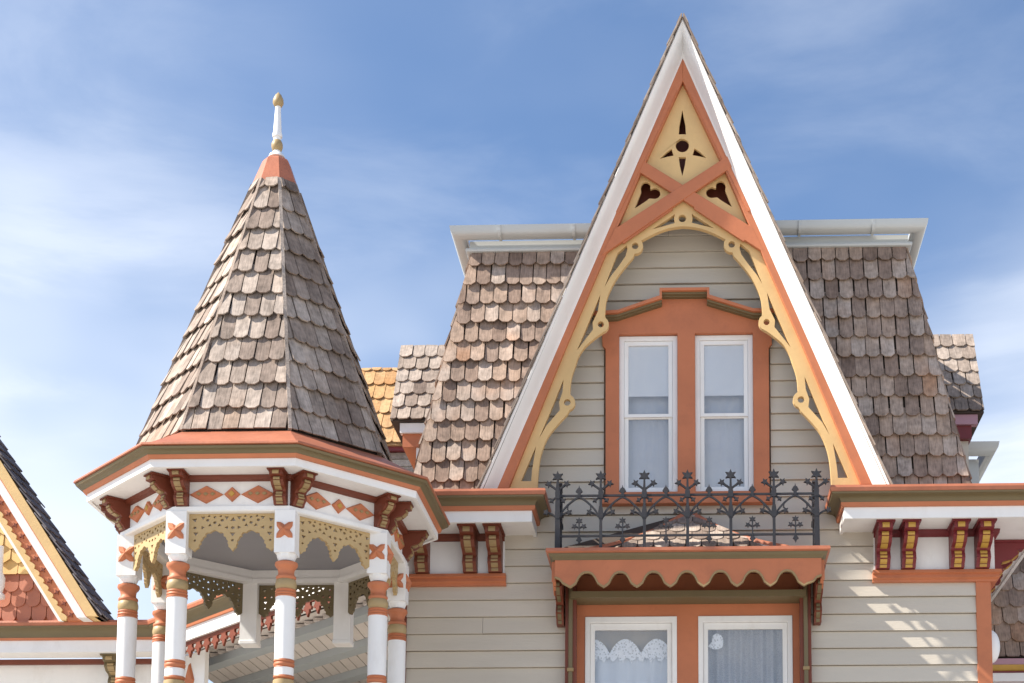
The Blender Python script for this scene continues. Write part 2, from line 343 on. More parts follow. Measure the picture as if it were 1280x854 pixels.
# ------------------------------------------------------------------ brackets (shared meshes)
BC = {}
def bracket(parent, O, outward, h, D, wd, m_body, m_strip, name='bracket', step=True):
    key = (h, D, wd, m_body, m_strip)
    fr_ = [(D, 0), (D, -.20 * h), (D * .80, -.235 * h), (D * .84, -.34 * h), (D * .66, -.47 * h), (D * .42, -.53 * h), (D * .34, -.60 * h),
           (D * .40, -.70 * h), (D * .42, -.78 * h), (D * .28, -.90 * h), (D * .24, -.985 * h)]
    if key not in BC:
        body = MB().ext([[(0, 0)] + fr_ + [(0, -.985 * h)]], -wd / 2, wd / 2)
        if step: body.box((0, -.055 * h, -wd * .66), (D * 1.06, -.002, wd * .66))
        pads = []; w2 = wd * .25
        pl = [(D, -.07 * h), (D, -.19 * h)], [(D * .83, -.25 * h), (D * .84, -.335 * h)], [(D * .83, -.35 * h), (D * .66, -.465 * h)], [(D * .63, -.475 * h), (D * .40, -.535 * h)], [(D * .345, -.61 * h), (D * .39, -.69 * h)], [(D * .405, -.715 * h), (D * .418, -.775 * h)], [(D * .40, -.80 * h), (D * .29, -.89 * h)], [(D * .277, -.91 * h), (D * .245, -.975 * h)]
        for i, (a, b) in enumerate(pl):
            a = Vector(a); b = Vector(b); t = (b - a).normalized(); q = Vector((-t.y, t.x)); q = q if q.x > 0 else -q
            pads.append(MB().ext([[tuple(a - q * .004), tuple(b - q * .004), tuple(b + q * .005), tuple((a + b) / 2 + q * .009), tuple(a + q * .005)]], -w2, w2).mesh('front_pad', m_strip))
        BC[key] = (body.mesh(name, m_body), pads)
    W = frame(O, Vector(outward), Vector((0, 0, 1)), Vector(outward).cross(Vector((0, 0, 1))))
    b = obj(name, BC[key][0], parent, W)
    for pd_ in BC[key][1]: obj('front_pad', pd_, b, W)
    return b

# ================================================================== MAIN HOUSE
XC = -.035
XL, XR = -2.172, 2.295
house = empty('main_house', (0, 2, 0))
tag(house, 'grey clapboard house with steep fretwork gable dormer, mansard shingle roof and scalloped window canopy', 'house')

# openings: (x0, x1, z0, z1)
OPD = [(X(774, 0, 520), X(847, 0, 520), Z(617, 0), Z(420, 0)), (X(869, 0, 520), X(941.5, 0, 520), Z(617, 0), Z(420, 0))]
bay = (X(707, 0, 800), X(1014, 0, 800))
OPL = [(X(732, .06, 800), X(845.5, .06, 800), 3.0, Z(771, .06)), (X(873.5, .06, 800), X(990, .06, 800), 3.0, Z(771, .06))]
ZA = 9.27
def rake_x(z): return 1.535 * (ZA - z) / (ZA - 5.562)          # half width of the gable's outer edge
def rect(o, e=0): return [(o[0] - e, o[2] - e), (o[1] + e, o[2] - e), (o[1] + e, o[3] + e), (o[0] - e, o[3] + e)]
wl = MB().ext([[(XL - .06, 0), (XR - .01, 0), (XR - .01, 5.56), (XC + rake_x(5.56) - .03, 5.56), (XC, ZA - .08), (XC - rake_x(5.56) + .03, 5.56), (XL - .06, 5.56)]] + [rect(o) for o in OPD] + [[(bay[0] + .045, 2.86), (bay[1] - .045, 2.86), (bay[1] - .045, 5.07), (bay[0] + .045, 5.07)]], -.14, -.004)
wall = wl.build('front_wall', 'sheathing', house, front(0))
sw = MB().box((XL - .06, .145, 0), (XL + .06, 6, 5.53)); sw.build('side_wall', 'siding', house)
MB().box((XR - .13, .145, 0), (XR - .012, 6, 5.53)).build('side_wall', 'siding', house)
MB().box((XL - .06, 6, 0), (XR - .012, 6.12, 5.53)).build('rear_wall', 'siding', house)
MB().box((XL + .07, .5, 5.50), (XR - .14, 5.95, 5.545)).build('attic_floor', 'room', house)
MB().box((XL + .07, .16, 2.7), (XR - .14, 5.95, 2.78)).build('upper_floor', 'room', house)
MB().box((XL + .07, 2.2, 2.79), (XR - .14, 2.28, 5.49)).build('room_partition', 'room', house)
MB().box((-1.6, 1.9, 5.55), (1.6, 1.98, 7.6)).build('room_partition', 'room', house)

# clapboards, one object each
EXP = .1328
def clapboard(x0, x1, z):
    if x1 - x0 < .03: return
    segs = [(x0, x1)]
    if x1 - x0 > .9 and random.random() < .12:
        c = random.uniform(x0 + .3, x1 - .3); segs = [(x0, c - .0012), (c + .0012, x1)]
    for a, b in segs:
        tb = .025 + random.uniform(-.001, .0015); dz = random.uniform(-.0012, .0012)
        MB().add([(a, -tb, z + dz), (b, -tb, z + dz), (b, 0.002, z + dz), (a, 0.002, z + dz), (a, -.005, z + EXP - .0045), (b, -.005, z + EXP - .0045), (b, .002, z + EXP - .0045), (a, .002, z + EXP - .0045)],
                 [(3, 2, 1, 0), (4, 5, 6, 7), (0, 1, 5, 4), (1, 2, 6, 5), (2, 3, 7, 6), (3, 0, 4, 7)]).build('siding_board', 'siding', wall)
cas = (X(755, 0, 500), X(963, 0, 500)); bay = (X(707, 0, 800), X(1014, 0, 800))
z = Z(746, 0, 1150) - EXP * 13
for xa, xb in ((XL - .002, bay[0]), (bay[1], XR - .112)): MB().box((xa, -.018, .004), (xb, .002, z - .002)).build('lower_wall', 'siding', house)
while z < Z(246, 0):
    zm = z + EXP * .5
    if zm < 4.93: spans = [(XL - .002, XR - .112)]
    elif zm < 5.56: spans = [(X(630, 0, 690), X(1093, 0, 690))]
    else: spans = [(XC - rake_x(zm) + .035, XC + rake_x(zm) - .035)]
    cuts = []
    if zm < Z(708, 0): cuts.append(bay)
    if Z(630, 0) < zm < Z(405, 0): cuts.append(cas)
    for c in cuts: spans = [s for a, b in spans for s in ((a, min(b, c[0])), (max(a, c[1]), b)) if s[1] > s[0]]
    for a, b in spans: clapboard(a, b, z)
    z += EXP
# corner boards
MB().box((XR - .112, -.032, 0), (XR, .12, 4.94)).build('corner_board', 'terra', house, bevel=.003)
MB().box((XL - .075, -.032, 0), (XL, .12, 4.94)).build('corner_board', 'darkterra', house, bevel=.003)

# eaves cornice: profile carried round the corner
EL = X(680, -.5) - .5; ER = X(1040, -.5) + .5        # where the cornice stops either side of the gable
runs = {'left': ([(-2.85, 0), (EL, 0), (EL, 0)], [(0, -1), (1, -1), (1, 0)]),  # left run lengthened out of sight to block a sun streak
        'right': ([(ER, 0), (ER, 0), (XR, 0), (XR, 6)], [(-1, 0), (-1, -1), (1, -1), (1, 0)])}
for side, (b, q) in runs.items():
    wide = [(.47, 5.525), (.505, 5.545), (.512, 5.525), (.505, 5.500), (.47, 5.495), (.30, 5.52), (.0, 5.60), (.0, 5.62), (.30, 5.545)]
    MB().sweep(b, q, wide).build('eaves_flashing', 'copper', house)
    MB().sweep(b, q, [(.498, 5.498), (.494, 5.485), (.455, 5.478), (.432, 5.462), (.424, 5.440), (.36, 5.440), (.36, 5.498)]).build('crown_moulding', 'olive', house, smooth=40)
    MB().sweep(b, q, [(.426, 5.439), (.420, 5.408), (.37, 5.408), (.37, 5.439)]).build('fillet', 'terra', house)
    MB().sweep(b, q, [(.400, 5.407), (.400, 5.322), (.375, 5.322), (.375, 5.338), (.004, 5.338), (.004, 5.407)]).build('fascia_and_soffit', 'white', house)
    MB().sweep(b, q, [(.060, 5.337), (.055, 5.300), (.032, 5.285), (.004, 5.285), (.004, 5.337)]).build('bed_moulding', 'darkterra' if side == 'left' else 'crimson', house) if False else None
FL = X(631, -.03, 690); FR = X(1092, -.03, 690)
def frieze(x0, x1, wrap, bm, base):
    b = [(x0, 0), (x1, 0)]; q = [(0, -1), (0, -1)]
    if wrap: b = [(x0, 0), (XR, 0), (XR, 6)]; q = [(0, -1), (1, -1), (1, 0)]
    MB().sweep(b, q, [(.034, 5.337), (.034, 5.02), (.004, 5.02), (.004, 5.337)]).build('frieze_panel', 'white', house)
    MB().sweep(b, q, [(.075, 5.336), (.070, 5.305), (.045, 5.285), (.035, 5.285), (.035, 5.336)]).build('bed_moulding', bm, house)
    MB().sweep([(b[0][0] - (0 if x0 < -1.4 else .012), 0)] + b[1:] if wrap else [(x0, 0), (x1 + .012, 0)], q, [(.075, 5.022), (.082, 4.998), (.060, 4.990), (.068, 4.962), (.045, 4.950), (.045, 4.935), (.004, 4.935), (.004, 5.022)]).build('frieze_base_moulding', base, house)
frieze(-2.24, FL, False, 'darkterra', 'terra'); frieze(FR, XR, True, 'crimson', 'terra')
for px in (527, 587, 618.5): bracket(house, (X(px, -.12, 690), -.035, 5.337), (0, -1, 0), .315, .285, .105, 'darkterra', 'dullgold')
for px in (1104, 1136, 1197, 1229): bracket(house, (X(px, -.12, 690), -.035, 5.337), (0, -1, 0), .315, .285, .105, 'crimson', 'gold')
for y in (.28, .52, 1.25, 1.5, 2.3, 2.55): bracket(house, (XR + .034, y, 5.337), (1, 0, 0), .315, .285, .105, 'crimson', 'gold')

# mansard
MB0, MT0 = (2.135, -.245, 5.55), (1.72, .15, 7.72)
def mans(xb, yb, zb, xt, yt, zt):
    return MB().add([(-xb, yb, zb), (xb, yb, zb), (xb, 6 - yb, zb), (-xb, 6 - yb, zb), (-xt, yt, zt), (xt, yt, zt), (xt, 6 - yt, zt), (-xt, 6 - yt, zt)],
                    [(4, 5, 6, 7), (0, 1, 5, 4), (1, 2, 6, 5), (2, 3, 7, 6), (3, 0, 4, 7)])
E_ = .012
mroof = MB()
# the front slope is left open behind the dormer so that the attic room is hollow
mroof.add([(-MB0[0] + E_, MB0[1] + E_, 5.55), (XC - rake_x(5.55) + .03, MB0[1] + E_, 5.55), (XC - rake_x(7.7) + .03, MT0[1] + E_, 7.70), (-MT0[0] + E_, MT0[1] + E_, 7.70),
           (XC + rake_x(5.55) - .03, MB0[1] + E_, 5.55), (MB0[0] - E_, MB0[1] + E_, 5.55), (MT0[0] - E_, MT0[1] + E_, 7.70), (XC + rake_x(7.7) - .03, MT0[1] + E_, 7.70),
           (-MB0[0] + E_, 6.2, 5.55), (-MT0[0] + E_, 5.9, 7.70), (MB0[0] - E_, 6.2, 5.55), (MT0[0] - E_, 5.9, 7.70), ],
          [(0, 1, 2, 3), (4, 5, 6, 7), (8, 0, 3, 9), (5, 10, 11, 6), (10, 8, 9, 11), (3, 2, 7, 6, 11, 9)])
mroof = mroof.build('mansard_roof', 'underlay', house)
V = Vector((0, MT0[1] - MB0[1], MT0[2] - MB0[2])); VL = V.length
for sgn in (-1, 1):
    reg = [(-MB0[0], 0), (.2, 0), (.2, VL), (-MT0[0], VL)] if sgn < 0 else [(-.2, 0), (MB0[0], 0), (MT0[0], VL), (-.2, VL)]
    kp = (lambda c, v: c < XC - rake_x(5.55 + v * V.z / VL) + .03) if sgn < 0 else (lambda c, v: c > XC + rake_x(5.55 + v * V.z / VL) - .03)
    lay(mroof, (0, MB0[1], 5.55), (1, 0, 0), V, reg, .1115, .1745, 'wood', keep=kp, v0=-.045, t0=.042, thick=.011)
    # side slope, seen only edge on
    Vs = Vector((-sgn * (MB0[0] - MT0[0]), 0, MT0[2] - MB0[2])); Us = (0, 1, 0) if sgn > 0 else (0, -1, 0)
    reg = [(0, 0), (.9, 0), (.9, VL), (.395, VL)] if sgn > 0 else [(-.9, 0), (0, 0), (-.395, VL), (-.9, VL)]
    lay(mroof, (sgn * MB0[0], MB0[1], 5.55), Us, Vs, reg, .1115, .1745, 'wood', v0=-.045)
# flat roof and top gutter
rb = [(-1.72, 6), (-1.72, .15), (1.72, .15), (1.72, 6)]; rq = [(-1, 0), (-1, -1), (1, -1), (1, 0)]
MB().sweep(rb, rq, [(.030, 7.700), (.046, 7.704), (.052, 7.716), (.048, 7.730), (.030, 7.738), (.022, 7.742), (.022, 7.80), (-.02, 7.80), (-.02, 7.700)]).build('roof_fascia', 'gutter', house)
MB().box((-1.69, .18, 7.702), (1.69, 5.9, 7.80)).build('flat_roof', 'underlay', house)
gp = [(.036, 7.80)] + [(.10 + .062 * math.cos(a), 7.845 + .062 * math.sin(a)) for a in [math.pi + math.pi * i / 10 for i in range(2, 11)]] + [(.166, 7.862), (.155, 7.866), (.150, 7.845), (.04, 7.845)]
gut = MB().sweep(rb, rq, gp).build('roof_gutter', 'gutter', house, smooth=40)
for px in (624, 717, 1000, 1092):
    x = X(px, 0, 288); MB().sweep([(x - .012, .15), (x + .012, .15)], [(0, -1), (0, -1)], [(d + (.010 if d > .1 else 0), zz - .009) for d, zz in gp]).build('gutter_strap', 'gutter', gut)


# ---------------------------------------------------------------- gable dormer
dorm = empty('dormer_gable', (XC, 0, 5.56), house)
def px2(pts, Y): return [((lambda p: (p.x - XC, p.z))(at(a, b, Y))) for a, b in pts]
def mir(p): return [(-x, y) for x, y in p][::-1]
DW = lambda Y: front(Y, XC, 0)
# fretwork
YT = -.265
outer = px2([(631, 612), (702, 440), (756, 312), (852.9, 246)], YT)
def arc_px(cx, cy, r, a0, a1, n=7): return [(cx + r * math.cos(R(a0 + (a1 - a0) * i / (n - 1))), cy + r * math.sin(R(a0 + (a1 - a0) * i / (n - 1)))) for i in range(n)]
inn_px = smooth_pts([(852.9, 284.6), (835.6, 287.3), (819.7, 293), (806, 300)], 3)[:-1] + arc_px(794, 309, 10, -40, 95) + smooth_pts([(792, 323), (779.5, 337.6), (769.5, 351.5), (761.5, 367.5), (757.5, 381), (756.5, 397)], 3) + \
    arc_px(751.2, 407, 10, -52, 70) + smooth_pts([(749, 420), (732.7, 433.5), (724, 446), (719.5, 459), (714.5, 475), (712.8, 494)], 3) + arc_px(709.3, 504.4, 10, -62, 72) + \
    smooth_pts([(709.5, 519), (696.5, 533), (685, 548), (676.8, 569), (673.5, 590), (672.3, 612)], 3)
inn = px2(inn_px, YT)
outl = outer + mir(outer)[1:] + [(-x, y) for x, y in inn][::-1][:-1] + inn
holesL = [[(651.4, 602.8), (664.3, 602.8), (665.3, 590), (670.2, 559.4)],
          [(674.2, 549.5), (683, 533.7), (700.2, 514), (699, 504), (703.4, 491.5), (704.6, 476)],
          [(721.5, 439.5), (733, 424.5), (741.5, 413.5), (740.8, 405), (747.5, 391), (750.6, 370)],
          [(756, 360), (763, 348), (774, 333.6), (782, 322), (784.5, 313), (783, 308.5), (772.5, 317.6), (769, 326)],
          [(816, 288.3), (843.4, 280.6), (842.5, 275), (843.6, 269.4)], circ(794, 309, 4.2), circ(751.2, 407, 3.9), circ(709.3, 504.4, 4.2)]
hl = [px2(h, YT) for h in holesL]; hr = [mir(h) for h in hl]
MB().ext([outl] + hl + hr + [px2(circ(852.9, 274.8, 4.8), YT)], -.022, .022).build('fretwork', 'tan', dorm, DW(YT), bevel=.004)
# rake boards, braces, panels
YR = -.30
rk_o = px2([(619, 612), (852.9, 69.5)], YR); rk_i = px2([(636, 612), (706, 440), (760, 314), (777, 275), (802, 216), (852.9, 104)], YR)
rl = [rk_o[0]] + rk_i + [rk_o[1]]; rl[-1] = (0, rl[-1][1]); rl[-2] = (0, rl[-2][1])
for k, lp in ((0, rl), (1, mir(rl))): MB().ext([lp], -.03, .03 + .0006 * k).build('rake_board', 'terra', dorm, DW(YR), bevel=.004)
# chamfered lip of the rake boards
for s in (-1, 1):
    lip = px2([(770, 268), (774, 270), (846, 117), (843, 112)], YR)
    MB().ext([lip if s < 0 else mir(lip)], .012, .036).build('rake_chamfer', 'terra', dorm, DW(YR))
YB = -.318
br = px2([(752, 321), (852.9, 251.5), (917, 208.5), (911, 195.5), (852.9, 233), (768, 288)], YB)
MB().ext([mir(br)], -.02, .0135).build('cross_brace', 'terra', dorm, DW(YB), bevel=.004)
MB().ext([br], -.018, .019).build('cross_brace', 'terra', dorm, DW(YB), bevel=.004)
for s in (-1, 1):
    lip = px2([(776, 300.5), (838, 257.5), (841, 262), (779, 305)], YB)
    MB().ext([lip if s < 0 else mir(lip)], -.01, .010 + .003 * s).build('brace_chamfer', 'terra', dorm, DW(YB))
YP = -.262
tp = px2([(852.9, 96), (795, 217), (852.9, 250)], YP); tp = [tp[0], tp[1], tp[2], (-tp[1][0], tp[1][1])]
def dart(pts): return px2(pts, YP)
darts = [dart([(852.9, 139), (856.8, 158), (857.3, 169), (848.5, 169), (849.3, 158)]), dart([(852.9, 221), (849.8, 208), (848.5, 197.5), (857.5, 197.5), (856, 208)]),
         dart([(825, 199.5), (833, 191.5), (839.5, 187), (842, 195.5), (834, 197)])]
darts.append(mir(darts[2])); darts.append(px2(circ(852.9, 183, 8.4, 16), YP))
MB().ext([tp] + darts, -.016, .012).build('pierced_panel', 'tan', dorm, DW(YP), bevel=.002)
sp = px2([(802, 217), (764, 298), (846, 245)], YP)
tre = px2(smooth_pts([(793.5, 261.5), (800, 245), (801.5, 240), (801, 235), (804, 229.5), (809, 228.8), (813, 232), (813, 237.5), (818, 236), (823, 237.5), (825.5, 242), (824, 247), (819, 249.5), (812, 249), (808, 252), (793.5, 261.5)], 2)[:-1], YP)
for k in (0, 1): MB().ext([sp if k == 0 else mir(sp), tre if k == 0 else mir(tre)], -.015, .010).build('trefoil_panel', 'tan', dorm, DW(YP), bevel=.002)
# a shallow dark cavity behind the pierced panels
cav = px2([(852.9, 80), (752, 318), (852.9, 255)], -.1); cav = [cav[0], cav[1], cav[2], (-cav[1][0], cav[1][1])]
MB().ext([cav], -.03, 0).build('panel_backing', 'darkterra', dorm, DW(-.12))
# white crown mouldings of the rakes
for s in (-1, 1):
    prof = [(0, 0, -.46), (.10, .0, -.468), (.25, 0, -.452), (.5, 0, -.408), (.8, 0, -.352), (1.0, 0, -.331), (1.0, 0, -.24), (0, 0, -.24)]
    vsr = []
    for end in range(2):
        for t, _, yy in prof:
            ox = (598.7, 612) if end == 0 else (852.9, 22.5); ix = (621.0, 612) if end == 0 else (852.9, 73)
            po = at(*ox, -.46); pi = at(*ix, -.33)
            p = po.lerp(pi, t); xx = p.x - XC if end == 0 else 0.0
            vsr.append((XC + (xx if s < 0 else -xx), yy, p.z))
    m = len(prof); MB().add(vsr, [(k, (k + 1) % m, (k + 1) % m + m, k + m) for k in range(m)] + [tuple(range(m)), tuple(range(m, 2 * m))]).build('rake_crown', 'white', dorm, smooth=35)
# roof slabs with the edge shingles
bx = -at(598.7, 612, -.46).x + XC; bz = at(598.7, 612, -.46).z; az_ = at(852.9, 22.5, -.46).z
for s in (-1, 1):
    ox = .005; sl_ = [(s * (bx - .02), bz - .02), (s * (bx + ox), bz - .02), (0, az_ + .016), (0, az_ - .05)]
    rs = MB().ext([sl_], -1.9, .452).build('dormer_roof', 'underlay', dorm, DW(0))
    P0 = Vector((XC + s * (bx + ox + .002), 0, bz - .02)); P1 = Vector((XC, 0, az_ + .016)); Vv = P1 - P0
    if s < 0: lay(rs, P0, (0, -1, 0), Vv, [(.20, 0), (.49, 0), (.49, Vv.length), (.20, Vv.length)], .145, .172, 'woodgrey', t0=.013, thick=.009)
    else: lay(rs, P0, (0, 1, 0), Vv, [(-.49, 0), (-.20, 0), (-.20, Vv.length), (-.49, Vv.length)], .145, .172, 'woodgrey', t0=.013, thick=.009)
MB().ext([[(-rake_x(7.7) + .05, 7.7), (rake_x(7.7) - .05, 7.7), (0, ZA - .1)]], 0, .03).build('dormer_rear_wall', 'siding', dorm, DW(1.85))

# ---------------------------------------------------------------- dormer windows
def sash_window(parent, o, yf, fw, rail, mw, name='window', lower=True):
    x0, x1, z0, z1 = o
    a = MB().ext([rect(o, .004), rect((x0 + fw, x1 - fw, z0 + fw * .9, z1 - fw))], -.05, 0).build(name, mw, parent, front(yf), bevel=.003)
    i = (x0 + fw + .001, x1 - fw - .001, z0 + fw * .9 + .001, z1 - fw - .001); s = fw * .95
    if rail:
        u = (i[0], i[1], rail - .012, i[3]); d = (i[0], i[1], i[2], rail + .012)
        for q, yy in ((u, .012), (d, .032)):
            MB().ext([rect(q), rect((q[0] + s, q[1] - s, q[2] + s * .8, q[3] - s))], -.022, 0).build('sash', mw, a, front(yf + yy), bevel=.002)
            MB().box((q[0] + s, yf + yy + .010, q[2] + s * .8), (q[1] - s, yf + yy + .014, q[3] - s)).build('pane', 'glass', a)
    else:
        MB().ext([rect(i), rect((i[0] + s, i[1] - s, i[2] + s, i[3] - s))], -.022, 0).build('sash', mw, a, front(yf + .015), bevel=.002)
        MB().box((i[0] + s, yf + .025, i[2] + s), (i[1] - s, yf + .029, i[3] - s)).build('pane', 'glass', a)
    return a
rl_z = Z(519, 0)
wins = [sash_window(house, (o[0] + .004, o[1] - .004, o[2], o[3] - .006), -.010, .034, rl_z, 'white') for o in OPD]
YC = -.04
def xz(pts, Y): return [((lambda p: (p.x, p.z))(at(a, b, Y))) for a, b in pts]
head = xz([(757, 626), (757, 437), (753, 433), (752, 400), (757, 392), (773, 391), (831, 372), (879, 372), (943, 389), (962, 390), (964, 398), (965, 431), (961, 435), (962, 624)], YC)
casing = MB().ext([head] + [rect((o[0], o[1], o[2], o[3])) for o in OPD], -.035, .012).build('window_casing', 'terra', house, front(YC), bevel=.003)
MB().box((X(752, -.08, 625), -.095, Z(629, -.09)), (X(967, -.08, 625), -.02, Z(620.5, -.09))).build('window_sill', 'terra', house, bevel=.004)
hp = [(741, 389.5), (771.7, 388), (824.4, 369.8), (824.4, 360.3), (886.7, 359.6), (886.7, 368.8), (941.5, 386), (968, 386)]
def band(d0, d1, Y): return xz([(a, b + d0) for a, b in hp], Y) + xz([(a + (3 if 2 <= i <= 3 else (-3 if 4 <= i <= 5 else 0)), b + d1) for i, (a, b) in enumerate(hp)][::-1], Y)
MB().ext([band(0, 3.6, -.15)], -.11, .03).build('hood_cap', 'terra', house, front(-.13), bevel=.002)
MB().ext([band(3.8, 8.2, -.12)], -.09, .03).build('hood_moulding', 'olive', house, front(-.10), bevel=.006)
MB().ext([band(8.2, 12.0, -.08)], -.06, .02).build('hood_moulding', 'olive', house, front(-.075), bevel=.004)
for i, o in enumerate(OPD):
    s = ('left', 'right')[i]
    b = MB().box((o[0] + .05, .022, Z(492, 0)), (o[1] - .05, .027, o[3] - .03)); b.box((o[0] + .05, .020, Z(492, 0) - .012), (o[1] - .05, .029, Z(492, 0)))
    b = b.build('roller_blind', 'blind', None); tag(b, 'pale roller blind part way down in the dormer window on the ' + ('turret' if i == 0 else 'corner board and satellite wing').split(' and')[0] + ' side', 'blind', 'roller blinds in the dormer windows')
def cloth(name, x0, x1, z0, z1, y, amp, waves, mat, scal=None, ph=0.0):
    nx, nz = 64, 10; vs_ = []; fs = []
    for j in range(nz + 1):
        for i in range(nx + 1):
            t = i / nx; zb = z0 + (scal(t) if scal else 0); zz = zb + (z1 - zb) * j / nz
            vs_.append((x0 + (x1 - x0) * t, y + amp * math.sin(2 * math.pi * waves * t + ph + .4 * math.sin(3 * t * math.pi)) * (1 - .3 * j / nz), zz))
    for j in range(nz):
        for i in range(nx): a = j * (nx + 1) + i; fs.append((a, a + 1, a + nx + 2, a + nx + 1))
    mb = MB().add(vs_, fs); k = len(vs_); mb.add([(x_, y_ + .003, z_) for x_, y_, z_ in vs_], [f[::-1] for f in fs]); return mb.build(name, mat, None, smooth=60)
for i, o in enumerate(OPD):
    c = cloth('pane_tone_sheet', o[0] - .05, o[1] + .05, o[2] - .02, o[3] + .02, .085, .003, 5, 'toned', ph=i); tag(c, 'thin net sheet added for the sky reflection in the lower sash of the dormer window on the ' + ('turret' if i == 0 else 'corner board') + ' side', 'curtain', 'net sheets added in the dormer windows')  # grey sheet added so the panes show a reflected sky tone

# ---------------------------------------------------------------- lower windows under the canopy
sur = xz([(715, 738), (1008, 736)], -.05)
MB().ext([[(bay[0] + .03, 2.85), (bay[1] - .03, 2.85), (bay[1] - .03, 5.09), (bay[0] + .03, 5.09)]] + [rect(o) for o in OPL], -.02, .010).build('window_casing', 'terra', house, front(.075), bevel=.003)
MB().box((bay[0] + .0, -.10, 2.78), (bay[1] - .0, .0, 2.85)).build('window_sill', 'terra', house)
for o in OPL:
    a = MB().ext([rect(o, .004), rect((o[0] + .034, o[1] - .034, o[2] + .05, o[3] - .045))], -.06, .0).build('window', 'white', house, front(.055), bevel=.004)
    tag(a, 'white framed window in the canopy shade')
    i = (o[0] + .035, o[1] - .035, o[2] + .051, o[3] - .046)
    MB().ext([rect(i), rect((i[0] + .036, i[1] - .036, i[2] + .05, i[3] - .05))], -.03, .0).build('sash', 'white', a, front(.078), bevel=.003)
    MB().box((i[0] + .036, .092, i[2] + .05), (i[1] - .036, .096, i[3] - .05)).build('pane', 'glass', a)
o = OPL[0]; zt = o[3]
def zl(py): return Z(py, .1, 790)
c = MB().box((o[0] + .03, .21, zl(838)), (o[1] - .03, .216, zt)).build('window_shade', 'shade', None); tag(c, 'brown window shade behind the scalloped lace valance', 'window shade')
def sc3(t): 
    u = (t * 2.9 + .65) % 1.0
    return .0
lacepts = []
x0, x1 = o[0] + .04, o[1] - .04
lace = MB(); nseg = 48; topz = []
for i in range(nseg + 1):
    t = i / nseg; u = ((t * 2.55 + .42) % 1.0); h = max(0, math.cos((u - .5) * math.pi * 1.0)) ** .75
    topz.append(zl(816) + (zl(797) - zl(816)) * h)
lp = [(x0 + (x1 - x0) * i / nseg, topz[i]) for i in range(nseg + 1)]
lw = [(x0 + (x1 - x0) * i / nseg, zl(823 + 3 * math.sin(i * 1.1) + 2 * math.sin(i * 2.7))) for i in range(nseg + 1)]
lace.ext([lp + lw[::-1]], -.002, .002); lc = lace.build('lace_valance', 'lace', None, front(.150)); tag(lc, 'white scalloped lace valance inside the window under the canopy', 'curtain')
c = cloth('sheer_curtain', x0 - .03, x1 + .03, o[2], zl(819), .175, .010, 5, 'curtain'); tag(c, 'pale blue sheer curtain hanging below the scalloped lace valance', 'curtain')
o = OPL[1]
c = cloth('sheer_curtain', o[0] + .02, o[1] - .02, o[2], o[3] - .06, .20, .026, 8, 'greysheer', ph=1.0); tag(c, 'grey sheer curtain in soft folds under the canopy, beside the lace valance window', 'curtain')
lb = smooth_pts([(885, 808), (890, 802), (890, 797), (894, 792.5), (899, 793), (903, 797), (904, 804), (902, 810), (893, 812), (885, 809)], 2)[:-1]
c = MB().ext([xz(lb, .15)], -.003, .003).build('white_piece', 'lace', None, front(.15)); tag(c, 'small rounded white piece before the grey sheer curtain', 'curtain')  # flat rounded white patch set before the curtain

# ---------------------------------------------------------------- canopy
can = empty('window_canopy', (0, 0, 4.7), house)
CL, CR = X(683, -.56) + .56, X(1037, -.56) - .56
cb = [(CL, 0), (CL, 0), (CR, 0), (CR, 0)]; cq = [(-1, 0), (-1, -1), (1, -1), (1, 0)]
zt = Z(683.5, -.56)
MB().sweep(cb, cq, [(.562, zt), (.565, zt - .025), (.548, zt - .034), (.44, zt - .034), (.02, zt + .018), (.02, zt + .03)]).build('canopy_flashing', 'copper', can)
MB().sweep(cb, cq, [(.546, zt - .036), (.540, zt - .05), (.520, zt - .062), (.512, zt - .078), (.46, zt - .078), (.46, zt - .036)]).build('canopy_moulding', 'olive', can, smooth=40)
# scalloped valance
vz1 = zt - .079; vx0, vx1 = X(694, -.5), X(1026, -.5)
pz = Z(733, -.5); az2 = Z(714.5, -.5)
pend = [X(p, -.5, 730) for p in (712.5, 754.3, 796, 837.8, 879.5, 921.2, 963, 1005)]
edge = [(vx0, pz + .075), (vx0 + .035, pz + .062), (vx0 + .06, pz + .03)]
for i, p in enumerate(pend):
    edge += [(p - .022, pz + .014), (p, pz), (p + .022, pz + .014)]
    if i < 7:
        c = (p + pend[i + 1]) / 2; hw = (pend[i + 1] - p) / 2
        for k in range(9):
            t = -1 + 2 * k / 8; edge.append((c + hw * .66 * t, az2 - (az2 - pz - .03) * abs(t) ** 2.6))
edge += [(vx1 - .06, pz + .03), (vx1 - .035, pz + .062), (vx1, pz + .075)]
val = MB().ext([[(vx0, vz1)] + edge + [(vx1, vz1)]], -.012, .012).build('valance', 'terra', can, front(-.498))
MB().ext([stroke(edge, .012)], -.014, .017).build('valance_edge', 'dullgold', val, front(-.498))
for s, xx in ((-1, vx0), (1, vx1)):
    side = [(0.02, vz1 + .0), (.47, vz1), (.47, pz + .05), (.40, pz + .085), (.33, pz + .03), (.26, pz + .0), (.19, pz + .03), (.12, pz + .085), (.02, pz + .06)]
    MB().ext([side], -.012, .012).build('side_valance', 'terra', can, frame((xx + s * .014, 0, 0), Vector((0, -1, 0)), Vector((0, 0, 1)), Vector((-1, 0, 0))))
MB().box((CL - .46, -.485, zt - .055), (CR + .46, -.02, zt - .042)).build('canopy_soffit', 'darkterra', can)
MB().box((vx0 + .09, -.16, Z(746, -.16)), (vx1 - .09, .06, Z(738, -.16))).build('canopy_beam', 'olive', can)
for px in (700.5, 1021.5): bracket(can, (X(px, -.1, 740), -.02, vz1 - .03), (0, -1, 0), .36, .40, .055, 'darkterra', 'olive')
